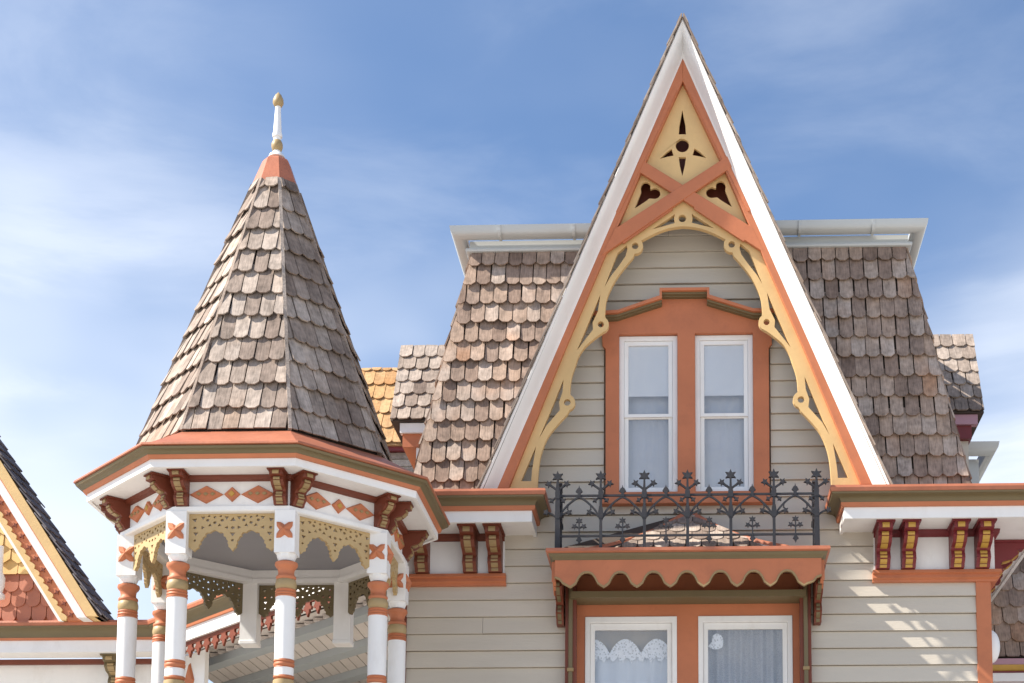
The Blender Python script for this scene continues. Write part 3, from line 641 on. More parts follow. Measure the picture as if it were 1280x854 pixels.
for px, pxo in ((713, 708.5), (1007.5, 1012)):
    p0 = MB().box((X(px, -.12, 800) - .042, -.10, 2.85), (X(px, -.12, 800) + .042, -.018, vz1 - .045)).build('pilaster', 'darkterra', can, bevel=.003)
    MB().box((X(px, -.12, 800) - .016, -.118, 2.9), (X(px, -.12, 800) + .016, -.099, vz1 - .06)).build('pilaster_strip', 'olive', p0, bevel=.004)
    MB().box((X(px, -.12, 800) - .024, -.126, Z(838, -.12)), (X(px, -.12, 800) + .024, -.098, Z(834, -.12))).build('pilaster_collar', 'dullgold', p0)
# little concave hipped roof: shingled front falling from a peak at the wall
PK = at(861, 641, -.03); ZR = zt + .012
def prof_h(t): return (PK.z - ZR) * (max(0, 1 - abs(t)) ** 1.75)
YF, HB = -.47, .56
A_ = Vector((PK.x - HB, YF, ZR)); B_ = Vector((PK.x + HB, YF, ZR)); Pk = Vector((PK.x, -.035, PK.z - .004))
WL, WR = Vector((PK.x - 1.0, YF, ZR)), Vector((PK.x + 1.0, YF, ZR)); wl_, wr_ = Vector((PK.x - .54, -.03, ZR)), Vector((PK.x + .54, -.03, ZR))
croof = MB().add([A_, B_, Pk, WL, WR, wl_, wr_, Vector((WL.x, -.03, ZR)), Vector((WR.x, -.03, ZR))], [(0, 1, 2), (3, 0, 2, 5), (1, 4, 6, 2), (3, 5, 7), (4, 8, 6)]).build('canopy_roof', 'underlay', can)
Vv = Pk - (A_ + B_) / 2
lay(croof, (A_ + B_) / 2, (1, 0, 0), Vv, [(-HB, 0), (HB, 0), (.02, Vv.length), (-.02, Vv.length)], .118, Vv.length / 4.6, 'woodgrey', 'round', t0=.010, thick=.008, v0=.0, jit=.4)
for s in (-1, 1):
    pth = [Pk + Vector((0, -.01, .012)), Pk.lerp(A_ if s < 0 else B_, .45) + Vector((s * -.005, 0, -.004)), Pk.lerp(A_ if s < 0 else B_, .82) + Vector((s * .05, 0, .004)), (WL if s < 0 else WR).lerp(A_ if s < 0 else B_, .62) + Vector((0, 0, .006))]
    pth = [Vector(p) for p in smooth_pts([tuple(p) for p in pth], 4)]
    fm_ = MB(); hw = .024
    for p in pth: fm_.v += [p + Vector((-hw, 0, -.01)), p + Vector((-hw * .4, 0, .014)), p + Vector((hw * .4, 0, .014)), p + Vector((hw, 0, -.01))]
    fm_.f = [(4 * k + q, 4 * k + q + 1, 4 * k + q + 5, 4 * k + q + 4) for k in range(len(pth) - 1) for q in range(3)] + [(4 * k + 3, 4 * k, 4 * k + 4, 4 * k + 7) for k in range(len(pth) - 1)] + [(0, 1, 2, 3), tuple(4 * len(pth) - 4 + q for q in (3, 2, 1, 0))]
    fm_.build('roof_flashing', 'copper', croof)

# ================================================================== IRON CRESTING on the canopy
cre = empty('iron_cresting', (0, -.5, zt)); tag(cre, 'black cast iron cresting of star finials and pointed arches along the canopy edge', 'cresting')
YI = -.515
pxs = [697, 751, 805.5, 859.5, 913.5, 967.5, 1021]
xs = [X(p, YI, 640) for p in pxs]; z0 = zt - .002; zs = Z(684, YI)
H = lambda py: Z(py, YI) - zs
s1 = .0060
def post_mesh(wp):
    mb = MB(); D = .012
    mb.ext([[(-wp, 0), (wp, 0), (wp * .8, H(610)), (.007, H(598)), (-.007, H(598)), (-wp * .8, H(610))]], -D, D)
    mb.ext([star(0, H(592.5), .044, .021)], -D - .0011, D + .0011)
    mb.ext([[(-.016, H(620)), (.016, H(620)), (.019, H(613)), (.010, H(607)), (-.010, H(607)), (-.019, H(613))]], -D - .003, D + .003)
    mb.ext([[(-.015, H(645)), (.015, H(645)), (.020, H(638)), (.012, H(630)), (-.012, H(630)), (-.020, H(638))]], -D - .002, D + .002)
    for s in (-1, 1):
        mb.ext([stroke([(0, H(610)), (s * .025, H(606.5)), (s * .048, H(604)), (s * .062, H(602))], .0125)], -D + .0012 + s * .0003, D - .0012 - s * .0003)
        mb.ext([star(s * .066, H(601.5), .029, .013, 5, math.pi / 2 - s * .5)], -D - .0005 - s * .0002, D + .0005 + s * .0002)
        mb.ext([stroke([(0, H(616)), (s * .03, H(621)), (s * .04, H(623))], .010)], -D + .002 - s * .0003, D - .002 + s * .0003)
        mb.ext([star(s * .043, H(622.5), .021, .010, 4, .6)], -D - .0016 - s * .0002, D + .0016 + s * .0002)
        mb.ext([stroke(smooth_pts([(0, H(646)), (s * .03, H(640.5)), (s * .062, H(638)), (s * .082, H(637.5))], 3), .0115)], -D + .0028 + s * .0003, D - .0028 - s * .0003)
        mb.ext([star(s * .084, H(637.2), .026, .012, 5, math.pi / 2 - s * .9)], -D - .0022 - s * .0002, D + .0022 + s * .0002)
    return mb.mesh('post', 'iron')
pm = post_mesh(.0115); pe = post_mesh(.020)
for i, x in enumerate(xs): obj('post', pe if i in (0, 6) else pm, cre, front(YI, x, z0))
pitch = (xs[6] - xs[0]) / 6; hp_ = pitch / 2
am = MB(); D = .0085
for s in (-1, 1):
    am.ext([stroke(smooth_pts([(s * hp_, H(648)), (s * hp_ * .78, H(636)), (s * hp_ * .48, H(627)), (s * hp_ * .2, H(621)), (0, H(618.5))], 4), .0125)], -D - s * .0004, D + s * .0004)
    am.ext([stroke([(s * hp_ * .52, H(628.5)), (s * hp_ * .55, H(634))], .009)], -D + .001 - s * .0003, D - .001 + s * .0003)
am.ext([[(-.009, H(618)), (.009, H(618)), (.012, H(613)), (.026, H(611.5)), (.014, H(608)), (.005, H(607)), (0, H(603.5)), (-.005, H(607)), (-.014, H(608)), (-.026, H(611.5)), (-.012, H(613))]], -D - .0012, D + .0012)
am = am.mesh('arch', 'iron')
fm = MB()
fm.ext([stroke([(0, H(676)), (0, H(646))], .010)], -D + .001, D - .001)
fm.ext([star(0, H(648), .027, .013)], -D - .0006, D + .0006)
for s in (-1, 1):
    fm.ext([stroke([(0, H(657)), (s * .028, H(654.5))], .011)], -D + .0016 + s * .0002, D - .0016 - s * .0002)
    fm.ext([star(s * .034, H(655), .024, .011, 5, math.pi / 2 - s * .7)], -D - .0011 - s * .0002, D + .0011 + s * .0002)
fm.ext([[(0, H(677.5)), (.012, H(673)), (.022, H(672.5)), (.010, H(669)), (-.010, H(669)), (-.022, H(672.5)), (-.012, H(673))]], -D - .0017, D + .0017)
fm = fm.mesh('fleuron', 'iron')
for i in range(6):
    x = (xs[i] + xs[i + 1]) / 2
    obj('arch', am, cre, front(YI, x, z0)); obj('fleuron', fm, cre, front(YI, x, z0))
for py in (616.5, 667):
    MB().box((xs[0], YI - .0065, z0 + H(py) - .0075), (xs[6], YI + .0065, z0 + H(py) + .0075)).build('rail', 'iron', cre)
for x in (xs[0], xs[6]):
    for py in (616.5, 667): MB().box((x - .0062, YI + .01, z0 + H(py) - .007), (x + .0062, -.018, z0 + H(py) + .007)).build('side_rail', 'iron', cre)
    obj('post', pm, cre, frame((x, -.25, z0), Vector((0, 1, 0)), Vector((0, 0, 1)), Vector((1, 0, 0))))

# ================================================================== OCTAGONAL TURRET
TX, TY = -2.925, -1.25
tur = empty('porch_turret', (TX, TY, 0)); tag(tur, 'octagonal porch turret with conical shingle roof, slender white posts and lace fretwork', 'turret')
C8 = math.cos(R(22.5)); TH = [R(22.5 + 45 * k) for k in range(8)]
vd = [(math.sin(t) / C8, -math.cos(t) / C8) for t in TH]; tb = [(TX, TY)] * 8
def tz(py, ap, px=290): return Z(py, TY - ap, px)
APR, APE, APF, APP = .815, 1.19, .885, .845
zr = tz(541, APR); ze = tz(551.5, APE)
def oct(name, mat, prof, parent=tur, smooth=None): return MB().sweep(tb, vd, prof, True).build(name, mat, parent, smooth=smooth)
oct('roof_skirt', 'copper', [(APR - .03, zr + .01), (APR + .03, zr), (APE - .05, ze + .012), (APE, ze), (APE + .004, ze - .014), (APE - .03, ze - .022), (APR - .03, ze - .022)])
z1 = ze - .023; z2 = tz(567, 1.135)
oct('crown_moulding', 'olive', [(APE - .006, z1), (APE - .014, z1 - .014), (1.16, z1 - .35 * (z1 - z2)), (1.143, z1 - .65 * (z1 - z2)), (1.137, z2), (1.06, z2), (1.06, z1)], smooth=40)
z3 = tz(572, 1.125); oct('fillet', 'terra', [(1.137, z2 - .001), (1.127, z3), (1.07, z3), (1.07, z2 - .001)])
z4 = tz(583, 1.11); oct('fascia_and_soffit', 'white', [(1.11, z3 - .001), (1.11, z4), (1.085, z4), (1.085, z4 + .012), (APF, z4 + .012), (APF, z3 - .001)])
zf1 = tz(634, APF); zf0 = tz(638.5, APF + .03)
frz = oct('frieze', 'white', [(APF, z4 + .011), (APF, zf1), (APP - .06, zf1), (APP - .06, z4 + .011)])
oct('bed_moulding', 'darkterra', [(APF + .042, z4 + .0105), (APF + .036, z4 - .015), (APF + .001, z4 - .022), (APF + .001, z4 + .0105)])
oct('architrave_lip', 'white', [(APF + .022, zf1 - .001), (APF + .022, zf0 + .006), (APF + .012, zf0), (APP - .075, zf0), (APP - .075, zf1 - .001)])
zc = zf0 + .10
MB().sweep([(TX, TY)] * 8, vd, [(0.0, zc), (APP - .061, zc), (APP - .061, zc + .02), (0.0, zc + .02)], True).build('ceiling', 'ceiling', tur)
# faces: diamonds, brackets, lace panels
side_len = 2 * APF * math.tan(R(22.5)); zfm = (z4 + zf1) / 2 - .012; fh = (z4 - zf1)
hB = z4 + .010 - zf1; bw = .082
dm = {}
def pyramid(hw, hh, t): return MB().add([(-hw, 0, 0), (0, -hh, 0), (hw, 0, 0), (0, hh, 0), (-hw * .86, 0, t), (0, -hh * .86, t), (hw * .86, 0, t), (0, hh * .86, t)], [(0, 1, 5, 4), (1, 2, 6, 5), (2, 3, 7, 6), (3, 0, 4, 7), (4, 5, 6, 7), (3, 2, 1, 0)])
dbig = pyramid(.112, .060, .018).mesh('diamond', 'terra'); dsm = pyramid(.054, .050, .018).mesh('diamond', 'terra')
ins = MB()
for dx in (-.045, 0, .045): ins.add(*(lambda m: (m.v, m.f))(pyramid(.018, .013, .006)), Matrix.Translation((dx, 0, .0181)))
ins = ins.mesh('inlay', 'dullgold'); ins2 = MB().add(*(lambda m: (m.v, m.f))(pyramid(.022, .022, .006)), Matrix.Translation((0, 0, .0181))).mesh('inlay', 'gold')
# lace panel, drawn once in its own plane (x across, y down from the lip)
PW = 2 * APP * math.tan(R(22.5)) - .128; sx_ = PW / 660.0; LH = (zf0 - tz(689, APP)) / 335.0
def lz(x, y): return ((x - 540) * sx_, -(y - 495) * LH)
half_edge = [(405, 640), (382, 652), (372, 664), (350, 662), (336, 676), (338, 694), (320, 704), (314, 724), (300, 738), (304, 760), (288, 774), (290, 800), (268, 812), (254, 832), (238, 818), (222, 800)]
mid = [(405, 640), (428, 652), (440, 664), (460, 662), (474, 676), (472, 694), (490, 704), (494, 726), (508, 740), (502, 760), (512, 775), (510, 792), (524, 806), (540, 832)]
le = [(210, 495), (210, 790)] + half_edge[::-1][0:-1] + mid
ledge = [lz(*p) for p in le]; lredge = [(-x, y) for x, y in ledge][::-1]
lho = []
def tri(cx, cy, r, a): return [(cx + r * math.cos(R(a + 120 * i)), cy + r * math.sin(R(a + 120 * i))) for i in range(3)]
for cx_ in (405,):
    lho += [circ(cx_ - 54, 552, 13, 8), circ(cx_ + 54, 552, 13, 8), circ(cx_, 574, 13, 8), tri(cx_ - 88, 528, 20, 90), tri(cx_ + 88, 528, 20, 90), tri(cx_ - 36, 598, 17, 30), tri(cx_ + 36, 598, 17, 150),
            tri(cx_ - 90, 618, 18, 0), tri(cx_ + 90, 618, 18, 180), circ(cx_ - 148, 620, 13, 8), tri(cx_ - 140, 672, 22, 90), tri(cx_ - 150, 548, 22, 200), circ(cx_, 525, 11, 8), tri(cx_ + 44, 516, 14, 270), tri(cx_ - 44, 516, 14, 270), circ(cx_ - 146, 735, 10, 8)]
lho = [[lz(*p) for p in h] for h in lho]; lho += [[(-x, y) for x, y in h][::-1] for h in lho]
lho += [[lz(*p) for p in q] for q in (circ(540, 620, 14, 8), tri(540, 676, 24, 90), tri(540, 548, 24, 270), circ(540, 735, 11, 8))]
lace_mb = MB().ext([ledge + lredge[1:]] + lho, -.012, .012); lace_me = lace_mb.mesh('lace_fretwork', 'lacetan'); lace_shaded = lace_mb.mesh('lace_fretwork', 'olive')  # olive copy for the rear panels: their shade is put into the colour
for k in range(8):
    t = R(45 * k); o_v = Vector((math.sin(t), -math.cos(t), 0)); u_v = Vector((math.cos(t), math.sin(t), 0)); up = Vector((0, 0, 1))
    ctr = Vector((TX, TY, 0)) + o_v * APF
    vis = k in (0, 1, 2, 6, 7)
    for s in (-1, 0, 1):
        W = frame(ctr + u_v * (s * .167) + up * zfm + o_v * .001, u_v, up, o_v)
        d = obj('diamond', dsm if s == 0 else dbig, frz, W)
        if s != 0: obj('inlay', ins, tur if False else frz, W)
        else: obj('inlay', ins2, frz, W)
    for s in (-1, 1): bracket(tur, ctr + u_v * s * (side_len / 2 - .048) + up * (z4 + .010), o_v, hB, .165, bw, 'darkterra', 'dullgold')
    W = frame(Vector((TX, TY, 0)) + o_v * APP + up * (zf0 - .001), u_v, up, o_v)
    obj('lace_fretwork', lace_shaded if k in (3, 4, 5) else lace_me, tur, W)
# posts
RP = APP / C8
yp = lambda py: Z(py, TY - RP * C8, 290)
zq = yp(703); PWD = .066
def post_parts(pendant=False):
    r = .0635
    if pendant:
        zb = zf0 - .44
        return [('shaft', MB().box((-.062, -.062, zb), (.062, .062, zf0 + .08)).mesh('post', 'white'))]
    sq = MB().box((-PWD, -PWD, zq + .045), (PWD, PWD, zf0 + .004))
    # stepped shoulders where the square block turns round
    for e, h0, h1 in ((.0625, .031, .0455), (.058, .016, .0315), (.052, 0.0, .0165)): sq.lathe([(e * 1.0, zq + h0), (e * 1.05, zq + h1)], 8, Matrix.Rotation(R(22.5), 4, 'Z')) if e > .06 else sq.lathe([(e * .98, zq + h0), (e * 1.08, zq + h1)], 20)
    a, b2 = yp(747), yp(826)
    sq.lathe([(r, a), (r * .985, yp(800)), (r * .975, b2)], 24); sq.lathe([(r * .97, yp(836)), (r * .97, yp(846))], 24)
    zz = yp(880); sq.lathe([(r * .97, zz), (r, 1.9), (r, .35)], 24)
    res = [('shaft', sq.mesh('post', 'white', 35))]
    y = yp
    res.append(('collar', MB().lathe([(.050, y(704)), (.071, y(705)), (.073, y(708)), (.066, y(710.5)), (.054, y(713)), (.050, y(717)), (.052, y(720.5)), (.063, y(722)), (.065, y(724)), (.060, y(726)), (.05, y(727))], 24).mesh('collar', 'terra', 50)))
    res.append(('band', MB().lathe([(.055, y(725.5)), (.062, y(726.5)), (.0675, y(731)), (.0675, y(734)), (.062, y(738)), (.055, y(739))], 24).mesh('ball', 'khaki', 50)))
    res.append(('ring', MB().lathe([(.05, y(738)), (.064, y(738.5)), (.066, y(740)), (.060, y(741.3)), (.066, y(742.5)), (.067, y(744)), (.061, y(745.2)), (.067, y(746.4)), (.066, y(748)), (.05, y(748.6))], 24).mesh('ring', 'terra', 50)))
    res.append(('ring', MB().lathe([(.05, y(825.5)), (.063, y(826)), (.066, y(828)), (.060, y(829.5)), (.066, y(831)), (.066, y(833)), (.060, y(834.5)), (.064, y(836)), (.05, y(836.6))], 24).mesh('ring', 'terra', 50)))
    res.append(('ring', MB().lathe([(.05, y(845.5)), (.064, y(846)), (.067, y(848)), (.061, y(849.5)), (.05, y(851))], 24).mesh('ring', 'terra', 50)))
    res.append(('band', MB().lathe([(.05, y(850)), (.066, y(851.5)), (.070, y(858)), (.066, y(866)), (.05, y(868))], 24).mesh('ball', 'khaki', 50)))
    res.append(('ring', MB().lathe([(.05, y(867)), (.066, y(868)), (.068, y(873)), (.062, y(878)), (.066, y(881)), (.05, y(882))], 24).mesh('ring', 'terra', 50)))
    return res
PP = post_parts(); PD = post_parts(True)
# cross rosette
ro_ = []
for a in range(4):
    for p in ((-.052, .052), (-.024, .050), (0, .033), (.024, .050)):
        c_, s_ = math.cos(R(-90 * a)), math.sin(R(-90 * a)); ro_.append((p[0] * c_ - p[1] * s_, p[0] * s_ + p[1] * c_, .006))
rz = MB(); n_ = len(ro_); rz.add(ro_ + [(0, 0, .036)] + [(x, y, 0) for x, y, _ in ro_], [(i, n_, (i + 1) % n_) for i in range(n_)] + [(i, (i + 1) % n_, (i + 1) % n_ + n_ + 1, i + n_ + 1) for i in range(n_)])
rz = rz.mesh('rosette', 'terra')
zro = yp(667)
for k in range(8):
    t = R(22.5 + 45 * k); deg = (22.5 + 45 * k) % 360
    c = Vector((TX + RP * math.sin(t), TY - RP * math.cos(t), 0))
    pend_ = deg in (157.5, 202.5)
    # posts face the street, whatever the angle of the octagon
    W = Matrix.Translation(c) @ Matrix.Rotation(0 if not pend_ else 0, 4, 'Z')
    parts = PD if pend_ else PP
    p = obj('post' if not pend_ else 'pendant_post', parts[0][1], tur, W)
    for nm, me in parts[1:]: obj(nm if nm != 'band' else 'ball', me, p, W)
    if not pend_:
        for (dx, dy), rot in (((0, -1), 0),) + ((((1, 0), 90),) if deg in (67.5, 112.5) else ()):
            Wr = Matrix.Translation(c + Vector((dx * (PWD - .001), dy * (PWD - .001), zro))) @ Matrix.Rotation(R(rot), 4, 'Z') @ Matrix(((1, 0, 0, 0), (0, 0, -1, 0), (0, 1, 0, 0), (0, 0, 0, 1)))
            obj('rosette', rz, p, Wr)
    else:
        MB().box((-.067, -.067, -.02), (.067, .067, .012)).build('foot', 'white', p, Matrix.Translation(c + Vector((0, 0, zf0 - .44))), bevel=.006)
# plinth carries the posts; unseen balcony floor raised and darkened to stop ground bounce
MB().sweep(tb, vd, [(0, 3.15), (.98, 3.15), (.98, 3.35), (0, 3.35)], True).build('unseen_balcony_floor', 'underlay', tur)
MB().sweep(tb, vd, [(0, .004), (1.0, .004), (1.0, .36), (0, .36)], True).build('plinth', 'siding', tur)
# roof
AX = at(346, 197, TY).x - TX
ztop = at(346, 224, TY - .15).z; rt = .145
apex = Vector((TX + AX, TY, 0))
def rv(deg, rad, zz, top): c = apex if top else Vector((TX, TY, 0)); return Vector((c.x + rad * math.sin(R(deg)), c.y - rad * math.cos(R(deg)), zz))
RB = APR / C8 + .02
core = MB(); core.add([rv(22.5 + 45 * k, RB - .02, zr, 0) for k in range(8)] + [rv(22.5 + 45 * k, rt - .015, ztop + .01, 1) for k in range(8)], [(k, (k + 1) % 8, (k + 1) % 8 + 8, k + 8) for k in range(8)] + [tuple(range(8, 16)), tuple(range(8))[::-1]])
core = core.build('roof', 'underlay', tur)
for k in range(8):
    d0, d1 = 45 * k - 22.5, 45 * k + 22.5
    A, B, Ct, Dt = rv(d0, RB, zr, 0), rv(d1, RB, zr, 0), rv(d1, rt, ztop, 1), rv(d0, rt, ztop, 1)
    O = (A + B) / 2; U = (B - A).normalized(); mt = (Ct + Dt) / 2; Vv = mt - O; Vv = (Vv - U * Vv.dot(U)); vl = Vv.length; Vn = Vv.normalized()
    reg = [((p - O).dot(U), (p - O).dot(Vn)) for p in (A, B, Ct, Dt)]
    ex = vl / 11.35
    lay(core, O, U, Vn, reg, .101, ex, 'woodgrey', 'clip2', t0=.036, thick=.010, join=k not in (0, 1, 7, 6, 2), v0=-.03)
    # hip strip
    nrm = Vector((math.sin(R(d1)), -math.cos(R(d1)), .25)).normalized()
    ax_ = (Ct - B).normalized(); tang = ax_.cross(nrm).normalized()
    hs = MB()
    for i, q in enumerate(((-.011, 0), (.011, 0), (.011, .036), (-.011, .036))):
        for pnt in (B, Ct): hs.v.append(pnt + tang * q[0] + nrm * (q[1] - .004))
    hs.f = [(0, 2, 3, 1), (2, 4, 5, 3), (4, 6, 7, 5), (6, 0, 1, 7), (0, 6, 4, 2), (1, 3, 5, 7)]
    hs.build('hip_strip', 'woodgrey', core)
# copper cap and turned finial
zc0 = at(346, 222, TY - .15).z - .03; zc1 = at(346, 197.5, TY - .06).z
cap = MB().add([rv(22.5 + 45 * k, rt + .034, zc0, 1) for k in range(8)] + [rv(22.5 + 45 * k, .100, zc1 - .012, 1) for k in range(8)] + [rv(22.5 + 45 * k, .088, zc1 + .004, 1) for k in range(8)],
               [(k, (k + 1) % 8, (k + 1) % 8 + 8, k + 8) for k in range(8)] + [(k + 8, (k + 1) % 8 + 8, (k + 1) % 8 + 16, k + 16) for k in range(8)] + [tuple(range(16, 24)), tuple(range(8))[::-1]])
cap.build('roof_cap', 'copper', tur)
fz = lambda py: at(346, py, TY).z
FW = Matrix.Translation((apex.x, apex.y, 0))
fin = MB().lathe([(.060, fz(198)), (.052, fz(194.5)), (.030, fz(191)), (.026, fz(189)), (.026, fz(172)), (.034, fz(172)), (.036, fz(169)), (.030, fz(166)), (.019, fz(134)), (.016, fz(131))], 16).build('finial', 'white', tur, FW, smooth=40)
MB().lathe([(.012, fz(190.5)), (.032, fz(189)), (.041, fz(184)), (.040, fz(180.5)), (.030, fz(176.5)), (.022, fz(175.5)), (.022, fz(174.5)), (.012, fz(174))], 16).build('ball', 'khaki', fin, FW, smooth=50)
MB().lathe([(.010, fz(134.5)), (.028, fz(133)), (.039, fz(129.5)), (.037, fz(125)), (.022, fz(119.5)), (.010, fz(117.3)), (.002, fz(115.5))], 16).build('bud', 'khaki', fin, FW, smooth=50)

# ================================================================== LEFT WING with gable and 45 degree verandah
YW = 2.55
wing = empty('gabled_wing', (-6.5, YW, 0)); tag(wing, 'white wing with fish-scale shingle gable and a 45 degree verandah eave behind the turret', 'house wing')
zw = Z(777.5, YW - .45, 60)
KX = X(196, YW - .4, 790) + .16
hx, hy = -2.26, None
Lq = KX + .0; t_ = (hx - KX); ey = YW - t_
wb = [(-12, YW), (KX, YW), (KX + t_, ey)]; wq = [(0, -1), (1 - math.sqrt(2), -1), (-.7071, -.7071)]
dz = zw - 5.545
sh = lambda pr: [(d, zz + dz) for d, zz in pr]
MB().sweep(wb, wq, sh([(.47, 5.525), (.505, 5.545), (.512, 5.525), (.505, 5.500), (.47, 5.495), (.10, 5.515), (.0, 5.55), (.0, 5.58), (.30, 5.545)])).build('eaves_flashing', 'copper', wing)
MB().sweep(wb, wq, sh([(.498, 5.498), (.494, 5.485), (.455, 5.472), (.432, 5.445), (.424, 5.405), (.36, 5.405), (.36, 5.498)])).build('crown_moulding', 'olive', wing, smooth=40)
MB().sweep(wb, wq, sh([(.426, 5.404), (.420, 5.385), (.37, 5.385), (.37, 5.404)])).build('fillet', 'terra', wing)
MB().sweep(wb, wq, sh([(.400, 5.384), (.400, 5.275), (.375, 5.275), (.375, 5.290), (.10, 5.290), (.10, 5.384)])).build('fascia_and_soffit', 'white', wing)
MB().sweep(wb[:2], wq[:2], sh([(.06, 5.289), (.05, 5.245), (.004, 5.245), (.004, 5.289)])).build('bed_moulding', 'darkterra', wing)
XWE = X(206, YW, 830)
MB().box((-12, YW + .0, 0), (XWE, YW + .15, 5.289 + dz)).build('front_wall', 'white', wing)
MB().box((XWE - .15, YW + .151, 0), (XWE, 8, 5.289 + dz)).build('side_wall', 'white', wing)
MB().box((X(150, YW, 830), YW - .03, 0), (X(157, YW, 830), YW - .002, 5.24 + dz)).build('corner_board', 'darkterra', wing)
bracket(wing, (X(149, YW, 820), YW - .001, 5.289 + dz), (0, -1, 0), .30, .26, .12, 'olive', 'khaki')
# verandah: plank ceiling, beams, hanging trefoil drops, diamond panel
dirv = Vector((.70711, -.70711, 0)); inw = Vector((.70711, .70711, 0)); K0 = Vector((KX, YW, 0)); zcl = 5.268 + dz
ceil = MB().add([(KX - .05, YW + .0, zcl + .05), (hx, ey, zcl + .05), (hx + .02, 9, zcl + .05), (KX - .05, 9, zcl + .05)], [(0, 1, 2, 3)]).build('verandah_ceiling', 'plank', wing)
xx = KX - .05
while xx < hx:
    wd = .105; a0 = max(YW, 0); y0 = YW - (xx - KX) + .02; y0 = max(y0, ey)
    MB().box((xx + .004, y0 + .06, zcl + .012), (xx + wd - .004, 8.9, zcl + .04)).build('ceiling_plank', 'plank', ceil); xx += wd
for i in range(6):
    off = .10 + .62 * i; a = K0 + inw * off - dirv * (off * 1.0); Ln = t_ * 1.41421 + off * 2
    x_lo = KX - .05; x_hi = hx - .01
    p0 = K0 + inw * off
    # clip the beam to the porch width
    ta = (x_lo - p0.x) / dirv.x; tb2 = (x_hi - p0.x) / dirv.x
    W = frame(p0 + Vector((0, 0, zcl - .06)), dirv, inw, Vector((0, 0, 1)))
    MB().box((ta, 0, 0), (tb2, .14, .07)).build('ceiling_beam', 'beam', wing, W)
drop = MB().ext([[(x * 1.25, y * 1.35) for x, y in [(-.030, 0), (-.030, -.018), (-.050, -.035), (-.036, -.048), (-.022, -.042), (-.020, -.058), (-.010, -.068), (0, -.088), (.010, -.068), (.020, -.058), (.022, -.042), (.036, -.048), (.050, -.035), (.030, -.018), (.030, 0)]]], -.01, .01).mesh('hanging_drop', 'darkterra')
nd = int(t_ * 1.41421 / .150)
MB().box((0, -.012, 0), (t_ * 1.414, .012, .035)).build('drop_rail', 'darkterra', wing, frame(K0 - inw * .36 + Vector((0, 0, 5.24 + dz)) + dirv * .1, dirv, Vector((.70711, .70711, 0)), Vector((0, 0, 1))))
for i in range(nd): obj('hanging_drop', drop, wing, frame(K0 - inw * .36 + dirv * (.16 + i * .150) + Vector((0, 0, 5.241 + dz)), dirv, Vector((0, 0, 1)), -inw))
pnl = MB().box((0, -.02, -.42), (.55, .02, 0)).build('verandah_panel', 'white', wing, frame(K0 - inw * .1 + dirv * .02 + Vector((0, 0, 5.27 + dz)), dirv, inw, Vector((0, 0, 1))))
obj('diamond', pyramid(.085, .17, .02).mesh('diamond', 'terra'), pnl, frame(K0 - inw * .121 + dirv * .30 + Vector((0, 0, 5.02 + dz)), dirv, Vector((0, 0, 1)), -inw))
MB().add([(KX - .3, YW + .12, zw + .01), (hx, ey + .12, zw + .01), (hx, 8.9, zw + .5), (KX - .3, 8.9, zw + .5)], [(0, 1, 2, 3)]).build('verandah_roof', 'underlay', wing)

MB().box((XWE, YW + .3, 3.0), (hx, 8.9, 3.15)).build('unseen_verandah_floor', 'underlay', wing)  # added out of view to keep ground bounce off the ceiling
MB().box((XWE, 8.92, 0), (hx, 9.0, zw)).build('verandah_rear_wall', 'white', wing)
# gable of the wing
YG = YW - .42
GX = X(-170, YG, 500); gz0 = zw - .018
gsl = .652                                               # run over rise of the rake
def gb_x(px): return X(px, YG, 772) - GX                 # half width at the base for a band edge
def rake(name, pa, pb, y0, y1, mat, parent=wing, sides=(1, -1), lift=0.0):
    a, b = gb_x(pa), gb_x(pb)
    for s in sides:
        lp = [(s * a, gz0), (s * b, gz0), (0, gz0 + b / gsl), (0, gz0 + a / gsl)]
        o = MB().ext([lp], 0, y1 - y0).build(name, mat, parent, front(y1 if False else max(y0, y1), GX, 0)); 
    return o
rake('rake_crown', 123.5, 137, YG - .30, YG - .10, 'tan')
rake('rake_fillet', 121.8, 123.4, YG - .28, YG - .10, 'terra')
rake('rake_fascia', 109.5, 121.7, YG - .25, YG - .08, 'white')
rake('rake_board', 91, 109.4, YG - .15, YG - .06, 'terra')
rake('rake_fillet', 80.5, 85.5, YG - .13, YG - .04, 'white')
# scalloped ochre strip
b0, b1 = gb_x(85.6), gb_x(91.5); run = b1
for s in (1, -1):
    n_ = 46; Ltot = b1 / gsl; up_ = []
    for i in range(n_ * 4 + 1):
        zz = Ltot * i / (n_ * 4); up_.append((s * (b1 - zz * gsl + .028 * abs(math.sin(math.pi * i / 4))), gz0 + zz))
    lp = [(s * b0, gz0)] + up_[:-3] + [(s * .02, gz0 + b0 / gsl - .03)]
    MB().ext([lp], 0, .05).build('scalloped_strip', 'tan', wing, front(YG - .12, GX, 0))
# raised crosses along the rake board
cm = MB().ext([star(0, 0, .030, .010, 4)], 0, .012); cm = cm.mesh('cross_stud', 'darkterra')
for i in range(26):
    zz = .05 + i * .105
    xx = gb_x(101.5) - zz * gsl
    if xx < .1: break
    for s in (1, -1) if i < 40 else (1,): obj('cross_stud', cm, wing, front(YG - .1495, GX + s * xx, gz0 + zz) @ Matrix.Rotation(R(33 * s), 4, 'Z'))
